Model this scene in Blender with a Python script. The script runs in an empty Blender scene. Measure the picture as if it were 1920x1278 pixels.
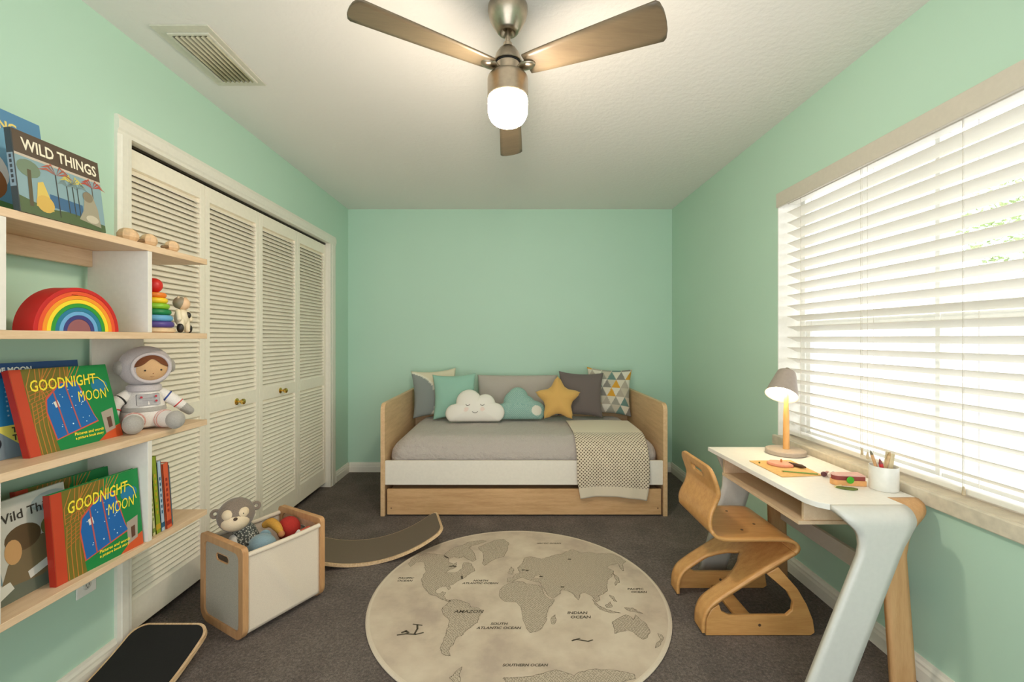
import bpy, bmesh, math, random
from mathutils import Vector, Matrix, noise
from mathutils.geometry import tessellate_polygon
random.seed(7)
PI = math.pi
S = bpy.context.scene
COL = S.collection

# ---------------------------------------------------------------- camera, sky, exposure
cam_d = bpy.data.cameras.new('camera')
cam = bpy.data.objects.new('camera', cam_d)
COL.objects.link(cam)
cam.location = (0, 0, 1.24)
cam.rotation_euler = (PI / 2, 0, 0)
cam_d.sensor_width = 36.0
cam_d.lens = 36.0 * 830.0 / 1920.0
cam_d.shift_x = -1.0 / 1920.0
cam_d.shift_y = -5.0 / 1920.0
cam_d.clip_start = 0.02
S.camera = cam

world = bpy.data.worlds.new('world')
S.world = world
world.use_nodes = True
bg = world.node_tree.nodes['Background']
bg.inputs[0].default_value = (0.94, 0.968, 1.0, 1)
bg.inputs[1].default_value = 0.95

S.view_settings.view_transform = 'Standard'
S.view_settings.look = 'None'
S.view_settings.gamma = 1.0
S.view_settings.use_curve_mapping = False
S.view_settings.exposure = 1.82
S.cycles.use_denoising = True
S.cycles.max_bounces = 9
S.cycles.diffuse_bounces = 6
S.cycles.transparent_max_bounces = 16
S.cycles.sample_clamp_indirect = 6.0

sun_d = bpy.data.lights.new('sun', 'SUN')
sun_d.energy = 0.5; sun_d.angle = math.radians(3); sun_d.color = (1.0, .97, .92)
sun = bpy.data.objects.new('sun', sun_d); COL.objects.link(sun)
sun.rotation_euler = Vector((.36, -.12, .92)).to_track_quat('Z', 'Y').to_euler()
YF_ = -0.9
def portal(name, loc, rot, sx, sy):
    d = bpy.data.lights.new(name, 'AREA')
    d.shape = 'RECTANGLE'; d.size = sx; d.size_y = sy
    d.cycles.is_portal = True
    o = bpy.data.objects.new(name, d)
    o.location = loc; o.rotation_euler = rot
    COL.objects.link(o)
portal('window_portal', (1.72, 1.58, 1.35), (0, PI / 2, 0), 1.5, 2.0)

portal('rear_fill_portal', (0, YF_-0.05, 1.12), (-PI / 2, 0, PI), 2.4, 2.24)  # samples sky light through the unseen rear opening added for fill

# ---------------------------------------------------------------- colour and materials
def lin(c):
    r = []
    for v in c:
        v = v / 255.0
        r.append(v / 12.92 if v <= 0.04045 else ((v + 0.055) / 1.055) ** 2.4)
    return tuple(r)

def new_mat(name):
    m = bpy.data.materials.new(name)
    m.use_nodes = True
    nt = m.node_tree
    return m, nt, nt.nodes['Principled BSDF']

def N(nt, t, **kw):
    n = nt.nodes.new(t)
    for k, v in kw.items():
        setattr(n, k, v)
    return n

def tex_coord(nt, scale=(1, 1, 1), kind='Object', rot=(0, 0, 0)):
    tc = N(nt, 'ShaderNodeTexCoord'); mp = N(nt, 'ShaderNodeMapping')
    mp.inputs['Scale'].default_value = scale
    mp.inputs['Rotation'].default_value = rot
    nt.links.new(tc.outputs[kind], mp.inputs['Vector'])
    return mp.outputs[0]

def add_bump(nt, bs, src, strength, dist):
    b = N(nt, 'ShaderNodeBump')
    b.inputs['Strength'].default_value = strength
    b.inputs['Distance'].default_value = dist
    nt.links.new(src, b.inputs['Height'])
    nt.links.new(b.outputs[0], bs.inputs['Normal'])

def noise_node(nt, vec, scale, detail=3, rough=0.5):
    n = N(nt, 'ShaderNodeTexNoise')
    n.inputs['Scale'].default_value = scale
    n.inputs['Detail'].default_value = detail
    n.inputs['Roughness'].default_value = rough
    nt.links.new(vec, n.inputs['Vector'])
    return n.outputs[0]

def ramp(nt, fac, stops):
    r = N(nt, 'ShaderNodeValToRGB')
    el = r.color_ramp.elements
    while len(el) < len(stops):
        el.new(0.5)
    for e, (p, c) in zip(el, stops):
        e.position = p; e.color = (*lin(c), 1)
    nt.links.new(fac, r.inputs[0])
    return r.outputs[0]

MATS = {}
def plain(name, c, rough=0.6, metal=0.0, bump=0.0, bscale=60, vary=0.06, sheen=0.0, spec=0.5):
    if name in MATS: return MATS[name]
    m, nt, bs = new_mat(name)
    v = tex_coord(nt)
    n = noise_node(nt, v, bscale)
    lo = tuple(max(0, x * (1 - vary)) for x in c); hi = tuple(min(255, x * (1 + vary)) for x in c)
    nt.links.new(ramp(nt, n, [(0.3, lo), (0.7, hi)]), bs.inputs['Base Color'])
    bs.inputs['Roughness'].default_value = rough
    bs.inputs['Metallic'].default_value = metal
    bs.inputs['Specular IOR Level'].default_value = spec
    if sheen:
        bs.inputs['Sheen Weight'].default_value = sheen
    if bump:
        add_bump(nt, bs, n, bump, 0.002)
    MATS[name] = m
    return m

def wood(name, c1, c2, axis=0, rough=0.45, scale=1.0):
    if name in MATS: return MATS[name]
    m, nt, bs = new_mat(name)
    sc = [14 * scale] * 3; sc[axis] = 1.3 * scale
    v = tex_coord(nt, tuple(sc))
    n1 = noise_node(nt, v, 3.0, 6, 0.6)
    v2 = tex_coord(nt, tuple(s * 5 for s in sc))
    n2 = noise_node(nt, v2, 4.0, 3, 0.6)
    mx = N(nt, 'ShaderNodeMix'); mx.data_type = 'FLOAT'
    mx.inputs[0].default_value = 0.35
    nt.links.new(n1, mx.inputs[2]); nt.links.new(n2, mx.inputs[3])
    nt.links.new(ramp(nt, mx.outputs[0], [(0.36, c2), (0.6, c1)]), bs.inputs['Base Color'])
    bs.inputs['Roughness'].default_value = rough
    add_bump(nt, bs, n2, 0.12, 0.0006)
    MATS[name] = m
    return m

def attr_mat(name, rough=0.6, bump=0.0, bscale=400, sheen=0.0, spec=0.5, bdist=0.001):
    if name in MATS: return MATS[name]
    m, nt, bs = new_mat(name)
    a = N(nt, 'ShaderNodeAttribute'); a.attribute_name = 'Col'
    nt.links.new(a.outputs['Color'], bs.inputs['Base Color'])
    bs.inputs['Roughness'].default_value = rough
    bs.inputs['Specular IOR Level'].default_value = spec
    if sheen: bs.inputs['Sheen Weight'].default_value = sheen
    if bump:
        add_bump(nt, bs, noise_node(nt, tex_coord(nt), bscale), bump, bdist)
    MATS[name] = m
    return m

GREEN = (190, 221, 201)
def wall_paint(name, c):
    m, nt, bs = new_mat(name)
    v = tex_coord(nt)
    n = noise_node(nt, v, 1.2, 2)
    nt.links.new(ramp(nt, n, [(0.3, tuple(x * .985 for x in c)), (0.7, c)]), bs.inputs['Base Color'])
    bs.inputs['Roughness'].default_value = 0.55
    bs.inputs['Specular IOR Level'].default_value = 0.3
    add_bump(nt, bs, noise_node(nt, v, 180, 4), 0.12, 0.001)
    return m
M_WALL = wall_paint('mint_wall_paint', GREEN)
def ceiling_mat():
    m, nt, bs = new_mat('textured_ceiling_paint')
    v = tex_coord(nt)
    bs.inputs['Base Color'].default_value = (*lin((238, 233, 229)), 1)
    bs.inputs['Roughness'].default_value = 0.85
    n = noise_node(nt, v, 34, 5, 0.6)
    add_bump(nt, bs, n, 0.5, 0.006)
    return m
M_CEIL = ceiling_mat()
def carpet_mat():
    m, nt, bs = new_mat('taupe_carpet_pile')
    v = tex_coord(nt)
    n1 = noise_node(nt, v, 300, 2, 0.7)
    n2 = noise_node(nt, v, 5, 4, 0.6)
    n3 = noise_node(nt, v, 85, 3, 0.7)
    a = N(nt, 'ShaderNodeMath', operation='ADD'); nt.links.new(n1, a.inputs[0]); nt.links.new(n3, a.inputs[1])
    b = N(nt, 'ShaderNodeMath', operation='MULTIPLY_ADD'); nt.links.new(n2, b.inputs[0]); b.inputs[1].default_value = 0.55
    nt.links.new(a.outputs[0], b.inputs[2])
    d = N(nt, 'ShaderNodeMath', operation='DIVIDE'); nt.links.new(b.outputs[0], d.inputs[0]); d.inputs[1].default_value = 2.55
    nt.links.new(ramp(nt, d.outputs[0], [(0.36, (60, 49, 43)), (0.5, (116, 100, 91)), (0.64, (170, 153, 141))]), bs.inputs['Base Color'])
    bs.inputs['Roughness'].default_value = 0.95
    bs.inputs['Specular IOR Level'].default_value = 0.1
    bs.inputs['Sheen Weight'].default_value = 0.2
    add_bump(nt, bs, a.outputs[0], 1.0, 0.012)
    return m
M_CARPET = carpet_mat()
M_TRIM = plain('white_trim_paint', (236, 231, 218), 0.4, vary=0.01)
M_DOOR = plain('cream_door_paint', (250, 241, 224), 0.45, vary=0.01)
M_WHITE = plain('white_laminate', (240, 237, 230), 0.35, vary=0.01)
M_SHELFW = plain('off_white_panel', (228, 222, 212), 0.5, vary=0.01)
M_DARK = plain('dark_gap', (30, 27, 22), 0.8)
M_OAKY = wood('pale_oak_along_y', (230, 200, 166), (214, 180, 142), 1)
M_OAKX = wood('pale_oak_along_x', (226, 192, 148), (206, 168, 124), 0)
M_OAKZ = wood('pale_oak_along_z', (220, 188, 146), (200, 162, 118), 2)
M_PLY = wood('honey_beech_ply', (214, 160, 98), (196, 140, 80), 0, 0.35)
M_EDGE = wood('ply_edge', (228, 196, 156), (196, 156, 112), 1, 0.5, 3)
M_BEECH = wood('toy_box_beech', (206, 158, 110), (188, 138, 92), 2, 0.4)
M_NICKEL = plain('brushed_nickel', (176, 164, 146), 0.32, 1.0, vary=0.03)
M_BRASS = plain('polished_brass', (214, 180, 96), 0.2, 1.0)
M_CANVAS = plain('cream_canvas', (226, 210, 190), 0.85, bump=0.3, bscale=500, vary=0.03)
M_GREYFELT = plain('grey_side_felt', (178, 170, 154), 0.9, bump=0.3, bscale=300)
M_PRINT = attr_mat('printed_card', 0.4)
M_CLOTH = attr_mat('dyed_cotton', 0.9, 0.25, 350, 0.15, 0.2)
M_PAINTED = attr_mat('painted_wood', 0.4, 0.05, 60)

# ---------------------------------------------------------------- mesh builder
ORG = {}
class MB:
    def __init__(s, M=None):
        s.v = []; s.f = []; s.c = []; s.M = M or Matrix(); s.col = None
    def P(s, p):
        s.v.append(s.M @ Vector(p)); return len(s.v) - 1
    def F(s, idx, col=None):
        s.f.append(tuple(idx)); s.c.append(col or s.col)
    def box(s, x0, y0, z0, x1, y1, z1, col=None):
        i = [s.P(p) for p in ((x0,y0,z0),(x1,y0,z0),(x1,y1,z0),(x0,y1,z0),(x0,y0,z1),(x1,y0,z1),(x1,y1,z1),(x0,y1,z1))]
        for q in ((0,3,2,1),(4,5,6,7),(0,1,5,4),(1,2,6,5),(2,3,7,6),(3,0,4,7)):
            s.F([i[k] for k in q], col)
        return s
    def loft(s, rings, closed=True, caps=True, col=None):
        idx = [[s.P(p) for p in r] for r in rings]
        n = len(idx[0])
        for a, b in zip(idx, idx[1:]):
            for k in range(n if closed else n - 1):
                s.F((a[k], a[(k+1) % n], b[(k+1) % n], b[k]), col)
        if caps and closed:
            s.F(idx[0][::-1], col); s.F(idx[-1], col)
        return s
    def lathe(s, prof, c=(0,0,0), ax=(0,0,1), n=28, col=None, caps=True):
        ax = Vector(ax).normalized(); c = Vector(c)
        a = ax.orthogonal().normalized(); b = ax.cross(a)
        rings = []
        for r, h in prof:
            rings.append([c + ax * h + (a * math.cos(t) + b * math.sin(t)) * max(r, 1e-5) for t in (2*PI*k/n for k in range(n))])
        return s.loft(rings, True, caps, col)
    def tube(s, pts, r, n=10, col=None, caps=True, flat=1.0):
        pts = [Vector(p) for p in pts]
        rr = r if isinstance(r, (list, tuple)) else [r] * len(pts)
        rings = []; up = None
        for i, p in enumerate(pts):
            d = (pts[min(i+1, len(pts)-1)] - pts[max(i-1, 0)]).normalized()
            if up is None: up = d.orthogonal().normalized()
            up = (up - d * up.dot(d))
            up = up.normalized() if up.length > 1e-6 else d.orthogonal().normalized()
            b = d.cross(up)
            rings.append([p + (up * math.cos(t) + b * math.sin(t) * flat) * rr[i] for t in (2*PI*k/n for k in range(n))])
        return s.loft(rings, True, caps, col)
    def limb(s, pts, radii, n=14, col=None):
        """tapering tube with round ends"""
        pts = [Vector(p) for p in pts]
        d0 = (pts[0] - pts[1]).normalized(); d1 = (pts[-1] - pts[-2]).normalized()
        P = []; R = []
        for k in (1.0, .85, .6, .3):
            P.append(pts[0] + d0 * radii[0] * k); R.append(radii[0] * math.sqrt(max(0, 1 - k*k)) + 1e-4)
        # smooth interpolation
        m = len(pts)
        for i in range(m - 1):
            for j in range(4):
                t = j / 4
                a = pts[max(i-1, 0)]; b = pts[i]; c = pts[i+1]; d = pts[min(i+2, m-1)]
                P.append(0.5 * ((2*b) + (c-a)*t + (2*a-5*b+4*c-d)*t*t + (-a+3*b-3*c+d)*t**3))
                R.append(radii[i] + (radii[i+1] - radii[i]) * t)
        P.append(pts[-1]); R.append(radii[-1])
        for k in (.3, .6, .85, 1.0):
            P.append(pts[-1] + d1 * radii[-1] * k); R.append(radii[-1] * math.sqrt(max(0, 1 - k*k)) + 1e-4)
        return s.tube(P, R, n, col)
    def ell(s, c, rx, ry, rz, n=24, m=14, col=None, R=None):
        c = Vector(c); rings = []
        R = R or Matrix.Identity(3)
        for j in range(1, m):
            t = PI * j / m
            rings.append([c + R @ Vector((rx*math.sin(t)*math.cos(a), ry*math.sin(t)*math.sin(a), -rz*math.cos(t))) for a in (2*PI*k/n for k in range(n))])
        idx = [[s.P(p) for p in r] for r in rings]
        b = s.P(c + R @ Vector((0,0,-rz))); tp = s.P(c + R @ Vector((0,0,rz)))
        for a_, b_ in zip(idx, idx[1:]):
            for k in range(n): s.F((a_[k], a_[(k+1)%n], b_[(k+1)%n], b_[k]), col)
        for k in range(n):
            s.F((b, idx[0][(k+1)%n], idx[0][k]), col); s.F((tp, idx[-1][k], idx[-1][(k+1)%n]), col)
        return s
    def torus(s, c, R, r, ax=(0,0,1), n=40, m=10, col=None, ry=None, up=None):
        ax = Vector(ax).normalized(); c = Vector(c)
        a = (Vector(up) - ax * Vector(up).dot(ax)).normalized() if up else ax.orthogonal().normalized()
        b = ax.cross(a); ry = ry or R
        idx = []
        for k in range(n):
            t = 2*PI*k/n
            o = a * math.cos(t) * R + b * math.sin(t) * ry
            nn = (a * math.cos(t) * ry + b * math.sin(t) * R).normalized()
            idx.append([s.P(c + o + nn * r * math.cos(u) + ax * r * math.sin(u)) for u in (2*PI*j/m for j in range(m))])
        for k in range(n):
            A = idx[k]; B = idx[(k+1)%n]
            for j in range(m): s.F((A[j], B[j], B[(j+1)%m], A[(j+1)%m]), col)
        return s
    def prism(s, poly, fn, d0, d1, holes=(), col=None, side=None):
        """poly/holes: 2-D outlines; fn(u, v, d) -> 3-D point"""
        loops = [list(poly)] + [list(h) for h in holes]
        tri = tessellate_polygon([[Vector((u, v, 0)) for u, v in L] for L in loops])
        flat = [p for L in loops for p in L]
        A = [s.P(fn(u, v, d0)) for u, v in flat]; B = [s.P(fn(u, v, d1)) for u, v in flat]
        for t in tri:
            s.F([A[i] for i in t], col); s.F([B[i] for i in reversed(t)], col)
        k = 0
        for L in loops:
            n = len(L)
            for i in range(n):
                s.F((A[k+i], B[k+i], B[k+(i+1)%n], A[k+(i+1)%n]), side or col)
            k += n
        return s
    def flat(s, poly, fn, d=0.0, col=None):
        tri = tessellate_polygon([[Vector((u, v, 0)) for u, v in poly]])
        A = [s.P(fn(u, v, d)) for u, v in poly]
        for t in tri: s.F([A[i] for i in t], col)
        return s
    def text(s, txt, x, y, size, fn, d, col, shear=0.0, bold=0.0, rot=0.0, align='LEFT', sx=1.0, fit=None):
        cu = bpy.data.curves.new('lettering', 'FONT')
        cu.body = txt; cu.size = size; cu.shear = shear; cu.offset = bold; cu.align_x = align
        cu.resolution_u = 2
        ob = bpy.data.objects.new('lettering', cu); COL.objects.link(ob)
        dg = bpy.context.evaluated_depsgraph_get()
        me = bpy.data.meshes.new_from_object(ob.evaluated_get(dg))
        c, n = math.cos(rot), math.sin(rot)
        base = []
        if fit:
            xs = [v.co.x for v in me.vertices]; sx = fit/(max(xs)-min(xs))
        for v in me.vertices:
            px, py = v.co.x * sx, v.co.y
            base.append(s.P(fn(x + px*c - py*n, y + px*n + py*c, d)))
        for p in me.polygons: s.F([base[i] for i in p.vertices], col)
        bpy.data.objects.remove(ob); bpy.data.curves.remove(cu); bpy.data.meshes.remove(me)
        return s
    def build(s, name, mat, parent=None, smooth=True, bevel=0.0, org=None, solid=0.0, offset=0.0, merge=False, recalc=True, label=None, angle=40, seg=2):
        if parent is not None: org = ORG[parent.name]
        org = Vector(org) if org is not None else Vector((0, 0, 0))
        me = bpy.data.meshes.new(name)
        me.from_pydata([tuple(v - org) for v in s.v], [], s.f)
        if any(c is not None for c in s.c):
            at = me.color_attributes.new('Col', 'FLOAT_COLOR', 'CORNER')
            buf = []
            for p, c in zip(me.polygons, s.c):
                if c is not None and len(c) and isinstance(c[0], (tuple, list)):
                    for q in c: buf += [*q, 1.0]
                else:
                    c = c or (0.8, 0.8, 0.8)
                    buf += [*c, 1.0] * p.loop_total
            at.data.foreach_set('color', buf)
        if merge or recalc:
            bm = bmesh.new(); bm.from_mesh(me)
            if merge: bmesh.ops.remove_doubles(bm, verts=bm.verts, dist=1e-5)
            if recalc: bmesh.ops.recalc_face_normals(bm, faces=bm.faces)
            bm.to_mesh(me); bm.free()
        me.materials.append(mat)
        if smooth:
            me.polygons.foreach_set('use_smooth', [True] * len(me.polygons))
            me.set_sharp_from_angle(angle=math.radians(angle))
        o = bpy.data.objects.new(name, me); COL.objects.link(o)
        if parent is not None: o.parent = parent
        else: o.location = org
        ORG[o.name] = org
        if solid:
            m = o.modifiers.new('thickness', 'SOLIDIFY'); m.thickness = solid; m.offset = offset
        if bevel:
            m = o.modifiers.new('soft_edge', 'BEVEL'); m.width = bevel; m.segments = seg; m.limit_method = 'ANGLE'; m.angle_limit = math.radians(45)
        if label: o['label'] = label
        return o

def tag(o, label, cat, group=None):
    o['label'] = label; o['category'] = cat
    if group: o['group'] = group
    return o
def thing(name, loc, label, cat, group=None):
    o = bpy.data.objects.new(name, None); COL.objects.link(o)
    o.location = loc; o.empty_display_size = 0.05
    ORG[o.name] = Vector(loc)
    return tag(o, label, cat, group)
def struct(o):
    o['kind'] = 'structure'; return o
def C(*c): return lin(c)
def frame(origin, xa, ya, za):
    return Matrix(((xa[0], ya[0], za[0], origin[0]), (xa[1], ya[1], za[1], origin[1]), (xa[2], ya[2], za[2], origin[2]), (0, 0, 0, 1)))
def arc(cx, cy, r, a0, a1, n):
    return [(cx + r*math.cos(math.radians(a0+(a1-a0)*k/n)), cy + r*math.sin(math.radians(a0+(a1-a0)*k/n))) for k in range(n+1)]
def rrect(x0, y0, x1, y1, r, n=5):
    return arc(x1-r, y0+r, r, -90, 0, n) + arc(x1-r, y1-r, r, 0, 90, n) + arc(x0+r, y1-r, r, 90, 180, n) + arc(x0+r, y0+r, r, 180, 270, n)
def sheet(name, path, strips, mat, parent, thick, nsub=6, skip=None, label=None, axis='y', **kw):
    """path of (x, z) points, each row a list of (y0, y1) strips"""
    mb = MB()
    rows = []
    for i, (x, z) in enumerate(path):
        row = []
        for (a, b) in strips(i):
            row.append([mb.P((x, a + (b-a)*k/nsub, z)) for k in range(nsub+1)])
        rows.append(row)
    for i in range(len(rows)-1):
        for k, (A, B) in enumerate(zip(rows[i], rows[i+1])):
            if skip and skip(i, k): continue
            for j in range(nsub): mb.F((A[j], A[j+1], B[j+1], B[j]))
    return mb.build(name, mat, parent, merge=True, solid=thick, offset=0, label=label, **kw)
def smooth_path(pts, k=4):
    out = []; m = len(pts); pts = [Vector((*p, 0)[:3]) if len(p) == 2 else Vector(p) for p in pts]
    for i in range(m-1):
        a = pts[max(i-1,0)]; b = pts[i]; c = pts[i+1]; d = pts[min(i+2,m-1)]
        for j in range(k):
            t = j/k
            out.append(0.5*((2*b)+(c-a)*t+(2*a-5*b+4*c-d)*t*t+(-a+3*b-3*c+d)*t**3))
    out.append(pts[-1])
    return [(p.x, p.y) for p in out]

# ---------------------------------------------------------------- room shell
XL, XR, YB, YF, H = -1.53, 1.483, 4.117, -0.9, 2.44
def sbox(name, mat, *b, **kw):
    mb = MB()
    for q in b: mb.box(*q)
    return struct(mb.build(name, mat, smooth=False, org=(b[0][0], b[0][1], b[0][2]), **kw))
sbox('floor', M_CARPET, (XL-0.7, YF, -0.06, XR+0.2, YB+0.1, 0.0))
sbox('ceiling', M_CEIL, (XL-0.12, YF, H, XR+0.2, YB+0.1, H+0.08))
sbox('wall_front', M_WALL, (XL-0.12, YF-.1, 0, -1.2, YF, H), (1.2, YF-.1, 0, XR+0.2, YF, H), (-1.2, YF-.1, 2.25, 1.2, YF, H))  # unseen rear wall; its wide opening is added to let in fill daylight
sbox('wall_back', M_WALL, (XL-0.12, YB, 0, XR+0.2, YB+0.1, H))
CY0, CY1, CZ = 1.762, 3.69, 2.03
sbox('wall_left', M_WALL, (XL-0.12, YF, 0, XL, CY0-.0125, H), (XL-0.12, CY1+.0125, 0, XL, YB, H), (XL-0.12, CY0-.0125, CZ+.0125, XL, CY1+.0125, H))
sbox('wall_closet', M_DARK, (XL-0.62, CY0-0.1, 0, XL-0.6, CY1+0.1, H), (XL-0.6, CY0-0.12, 0, XL-0.12, CY0-0.1, H), (XL-0.6, CY1+0.1, 0, XL-0.12, CY1+0.12, H), (XL-0.6, CY0-0.1, 2.2, XL-0.12, CY1+0.1, 2.22))  # closet lined near-black; the shade behind the louvers is in its colour
WY0, WY1, WZ0, WZ1 = 0.66, 2.477, 0.66, 2.045
XO = 1.683
sbox('wall_right', M_WALL, (XR, YF, 0, XO, YB, WZ0), (XR, YF, WZ1, XO, YB, H), (XR, YF, WZ0, XO, WY0, WZ1), (XR, WY1, WZ0, XO, YB, WZ1))
# window: frame with centre mullion and meeting rail, panes, white reveal and stool
wf = MB()
for (y0, y1, z0, z1) in ((WY0, WY0+.04, .70, WZ1), (WY1-.04, WY1, .70, WZ1), (WY0+.04, WY1-.04, .70, .715), (WY0+.04, WY1-.04, WZ1-.03, WZ1), (1.668, 1.688, .715, WZ1-.03)):
    wf.box(1.61, y0, z0, 1.66, y1, z1)
for (y0, y1) in ((WY0+.04, 1.668), (1.688, WY1-.04)):
    wf.box(1.615, y0, 1.29, 1.655, y1, 1.335)
    wf.box(1.62, y1-.028 if y1 > 2 else y0, .7345, 1.645, y1 if y1 > 2 else y0+.028, 1.29); wf.box(1.62, y0, .715, 1.645, y1, .7345)
M_ALU = plain('window_frame_white', (236, 236, 232), 0.4, vary=0.01)
win = struct(wf.build('window_1', M_ALU, smooth=False, org=(1.61, WY0, .70), bevel=0.002))
def glass():
    m = bpy.data.materials.new('window_glass'); m.use_nodes = True
    nt = m.node_tree; nt.nodes.clear()
    o = N(nt, 'ShaderNodeOutputMaterial'); t = N(nt, 'ShaderNodeBsdfTransparent'); g = N(nt, 'ShaderNodeBsdfGlossy')
    g.inputs['Roughness'].default_value = 0.02
    mx = N(nt, 'ShaderNodeMixShader')
    mx.inputs[0].default_value = .04; nt.links.new(t.outputs[0], mx.inputs[1]); nt.links.new(g.outputs[0], mx.inputs[2])
    nt.links.new(mx.outputs[0], o.inputs[0])
    return m
M_GLASS = glass()
for (y0, y1) in ((WY0+.0405, 1.6675), (1.6885, WY1-.0405)):
    MB().box(1.647, y0, .7155, 1.650, y1, WZ1-.0305).build('window_pane', M_GLASS, win, smooth=False)
M_REVEAL = plain('white_reveal_paint', (240, 238, 230), 0.5, vary=0.01)
sbox('trim_1', M_REVEAL, (1.484, WY1-.006, .70, 1.61, WY1-.0005, WZ1), (1.484, WY0+.0005, .70, 1.61, WY0+.006, WZ1), (1.484, WY0, WZ1-.006, 1.61, WY1, WZ1-.0005))
M_STOOL = plain('stone_sill', (214, 203, 182), 0.35, vary=0.05, bscale=30)
sbox('trim_2', M_STOOL, (1.463, WY0-.02, .647, 1.4829, WY1+.02, .70), (1.4829, WY0+.001, .661, 1.61, WY1-.001, .70), bevel=0.004)

# baseboards (profile swept along the wall)
BBP = [(0, 0), (.016, 0), (.016, .05), (.013, .062), (.013, .070), (.008, .080), (.006, .09), (0, .09)]
def baseboard(name, runs):
    mb = MB()
    for kind, a, b in runs:
        if kind == 'L': f = lambda u, v, d: (XL+.0005+u, d, v)
        elif kind == 'R': f = lambda u, v, d: (XR-.0005-u, d, v)
        else: f = lambda u, v, d: (d, YB-.0005-u, v)
        mb.prism(BBP, f, a, b)
    return struct(mb.build(name, M_TRIM, smooth=False, org=mb.v[0]))
baseboard('baseboard_left', [('L', YF, 1.699), ('L', 3.801, YB)])
baseboard('baseboard_back', [('B', XL+.017, XR-.017)])
baseboard('baseboard_right', [('R', YF, YB)])

# closet casing
CP = [(0, 0), (.012, 0), (.016, .012), (.019, .016), (.019, .045), (.014, .052), (.014, .064), (0, .064)]
cs = MB()
cs.prism(CP, lambda u, v, d: (XL+u, 1.70+(v/.064)*.062, d), 0, 2.030)
cs.prism(CP, lambda u, v, d: (XL+u, 3.80-(v/.064)*.11, d), 0, 2.030)
cs.prism(CP, lambda u, v, d: (XL+u, d, 2.104-(v/.064)*.074), 1.70, 3.80)
struct(cs.build('trim_3', M_TRIM, smooth=False, org=(XL, 1.7, 0)))
sbox('trim_4', M_TRIM, (XL-.12, CY0-.012, 0, XL-.0005, CY0, CZ), (XL-.12, CY1, 0, XL-.0005, CY1+.012, CZ), (XL-.12, CY0, CZ, XL-.0005, CY1, CZ+.012))
M_TRACK = plain('dark_metal_track', (58, 50, 38), 0.4, 0.6)
sbox('trim_5', M_TRACK, (XL-.052, CY0+.001, 2.020, XL-.028, CY1-.001, 2.0295))

# four louvered bifold panels
def louver_door(i, y0, y1):
    x0, x1 = XL-.058, XL-.028
    z0, z1 = .04, 2.014
    st = .034 if (y1-y0) > .3 else .03
    f = MB()
    ya, yb = y0+.0015, y1-.0015
    f.box(x0, ya, z0, x1, ya+st, z1).box(x0, yb-st, z0, x1, yb, z1)
    f.box(x0, ya+st, z0, x1, yb-st, .165).box(x0, ya+st, .853, x1, yb-st, .930).box(x0, ya+st, 1.938, x1, yb-st, z1)
    d = struct(f.build('door_%d' % i, M_DOOR, smooth=False, bevel=0.0015, org=(x0, y0, z0)))
    l = MB()
    for (a, b) in ((.165, .853), (.930, 1.938)):
        n = round((b-a)/.0245)
        for k in range(n):
            z = a + (b-a)*(k+.5)/n
            # slat tilted: room edge low, inner edge high
            p = [(x1-.001, z-.0125), (x1-.0035, z-.0155), (x0+.004, z+.0115), (x0+.0065, z+.0145)]
            l.loft([[(x, ya+st, zz) for x, zz in p], [(x, yb-st, zz) for x, zz in p]])
    l.build('louver_panel', M_DOOR, d, smooth=False)
    return d
W = (CY1-CY0)/4
doors = [louver_door(i+1, CY0+W*i, CY0+W*(i+1)) for i in range(4)]
for i, (y, z) in ((1, (2.50, .883)), (2, (2.97, .890))):
    k = MB(); x = XL-.028
    k.lathe([(.019, 0), (.019, .003), (.013, .006), (.006, .008), (.006, .020), (.012, .026), (.0165, .034), (.016, .042), (.009, .047), (.0005, .048)], (x, y, z), (1, 0, 0), 20)
    k.build('door_knob', M_BRASS, doors[i], label='brass knob')

# ceiling register
vx0, vx1, vy0, vy1 = -1.39, -1.165, 1.69, 2.095
v = thing('ceiling_vent', ((vx0+vx1)/2, (vy0+vy1)/2, H), 'white rectangular air vent with curved slats in the ceiling above the closet', 'vent')
fr = MB()
gx0, gx1, gy0, gy1 = -1.338, -1.198, 1.738, 2.05
zz = H-.0005
def vframe(u, w_, d): return (u, w_, d)
fr.prism([(vx0,vy0),(vx1,vy0),(vx1,vy1),(vx0,vy1)], vframe, zz-.006, zz, holes=[[(gx0,gy0),(gx0,gy1),(gx1,gy1),(gx1,gy0)]])
fr.prism([(gx0-.012,gy0-.012),(gx1+.012,gy0-.012),(gx1+.012,gy1+.012),(gx0-.012,gy1+.012)], vframe, zz-.014, zz-.006, holes=[[(gx0,gy0),(gx0,gy1),(gx1,gy1),(gx1,gy0)]])
fr.build('vent_frame', plain('vent_paint', (214, 209, 194), .4, vary=.02), v, smooth=False, bevel=.002)
MB().box(gx0, gy0, zz-.003, gx1, gy1, zz-.0005).build('duct_opening', plain('duct_shade', (70, 64, 44), .9), v, smooth=False)  # dark plate paints in the shade of the duct between the slats
for k in range(7):
    x = gx0+.010+k*.0205
    path = [(x+.010, zz-.004), (x+.0085, zz-.010), (x+.005, zz-.015), (x+.001, zz-.018)]
    mb = MB(); mb.loft([[(px, gy0+.001, pz) for px, pz in path], [(px, gy1-.001, pz) for px, pz in path]], closed=False)
    mb.build('slat', plain('vent_slat', (196, 188, 158), .4, vary=.02), v, solid=.0012)

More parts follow.
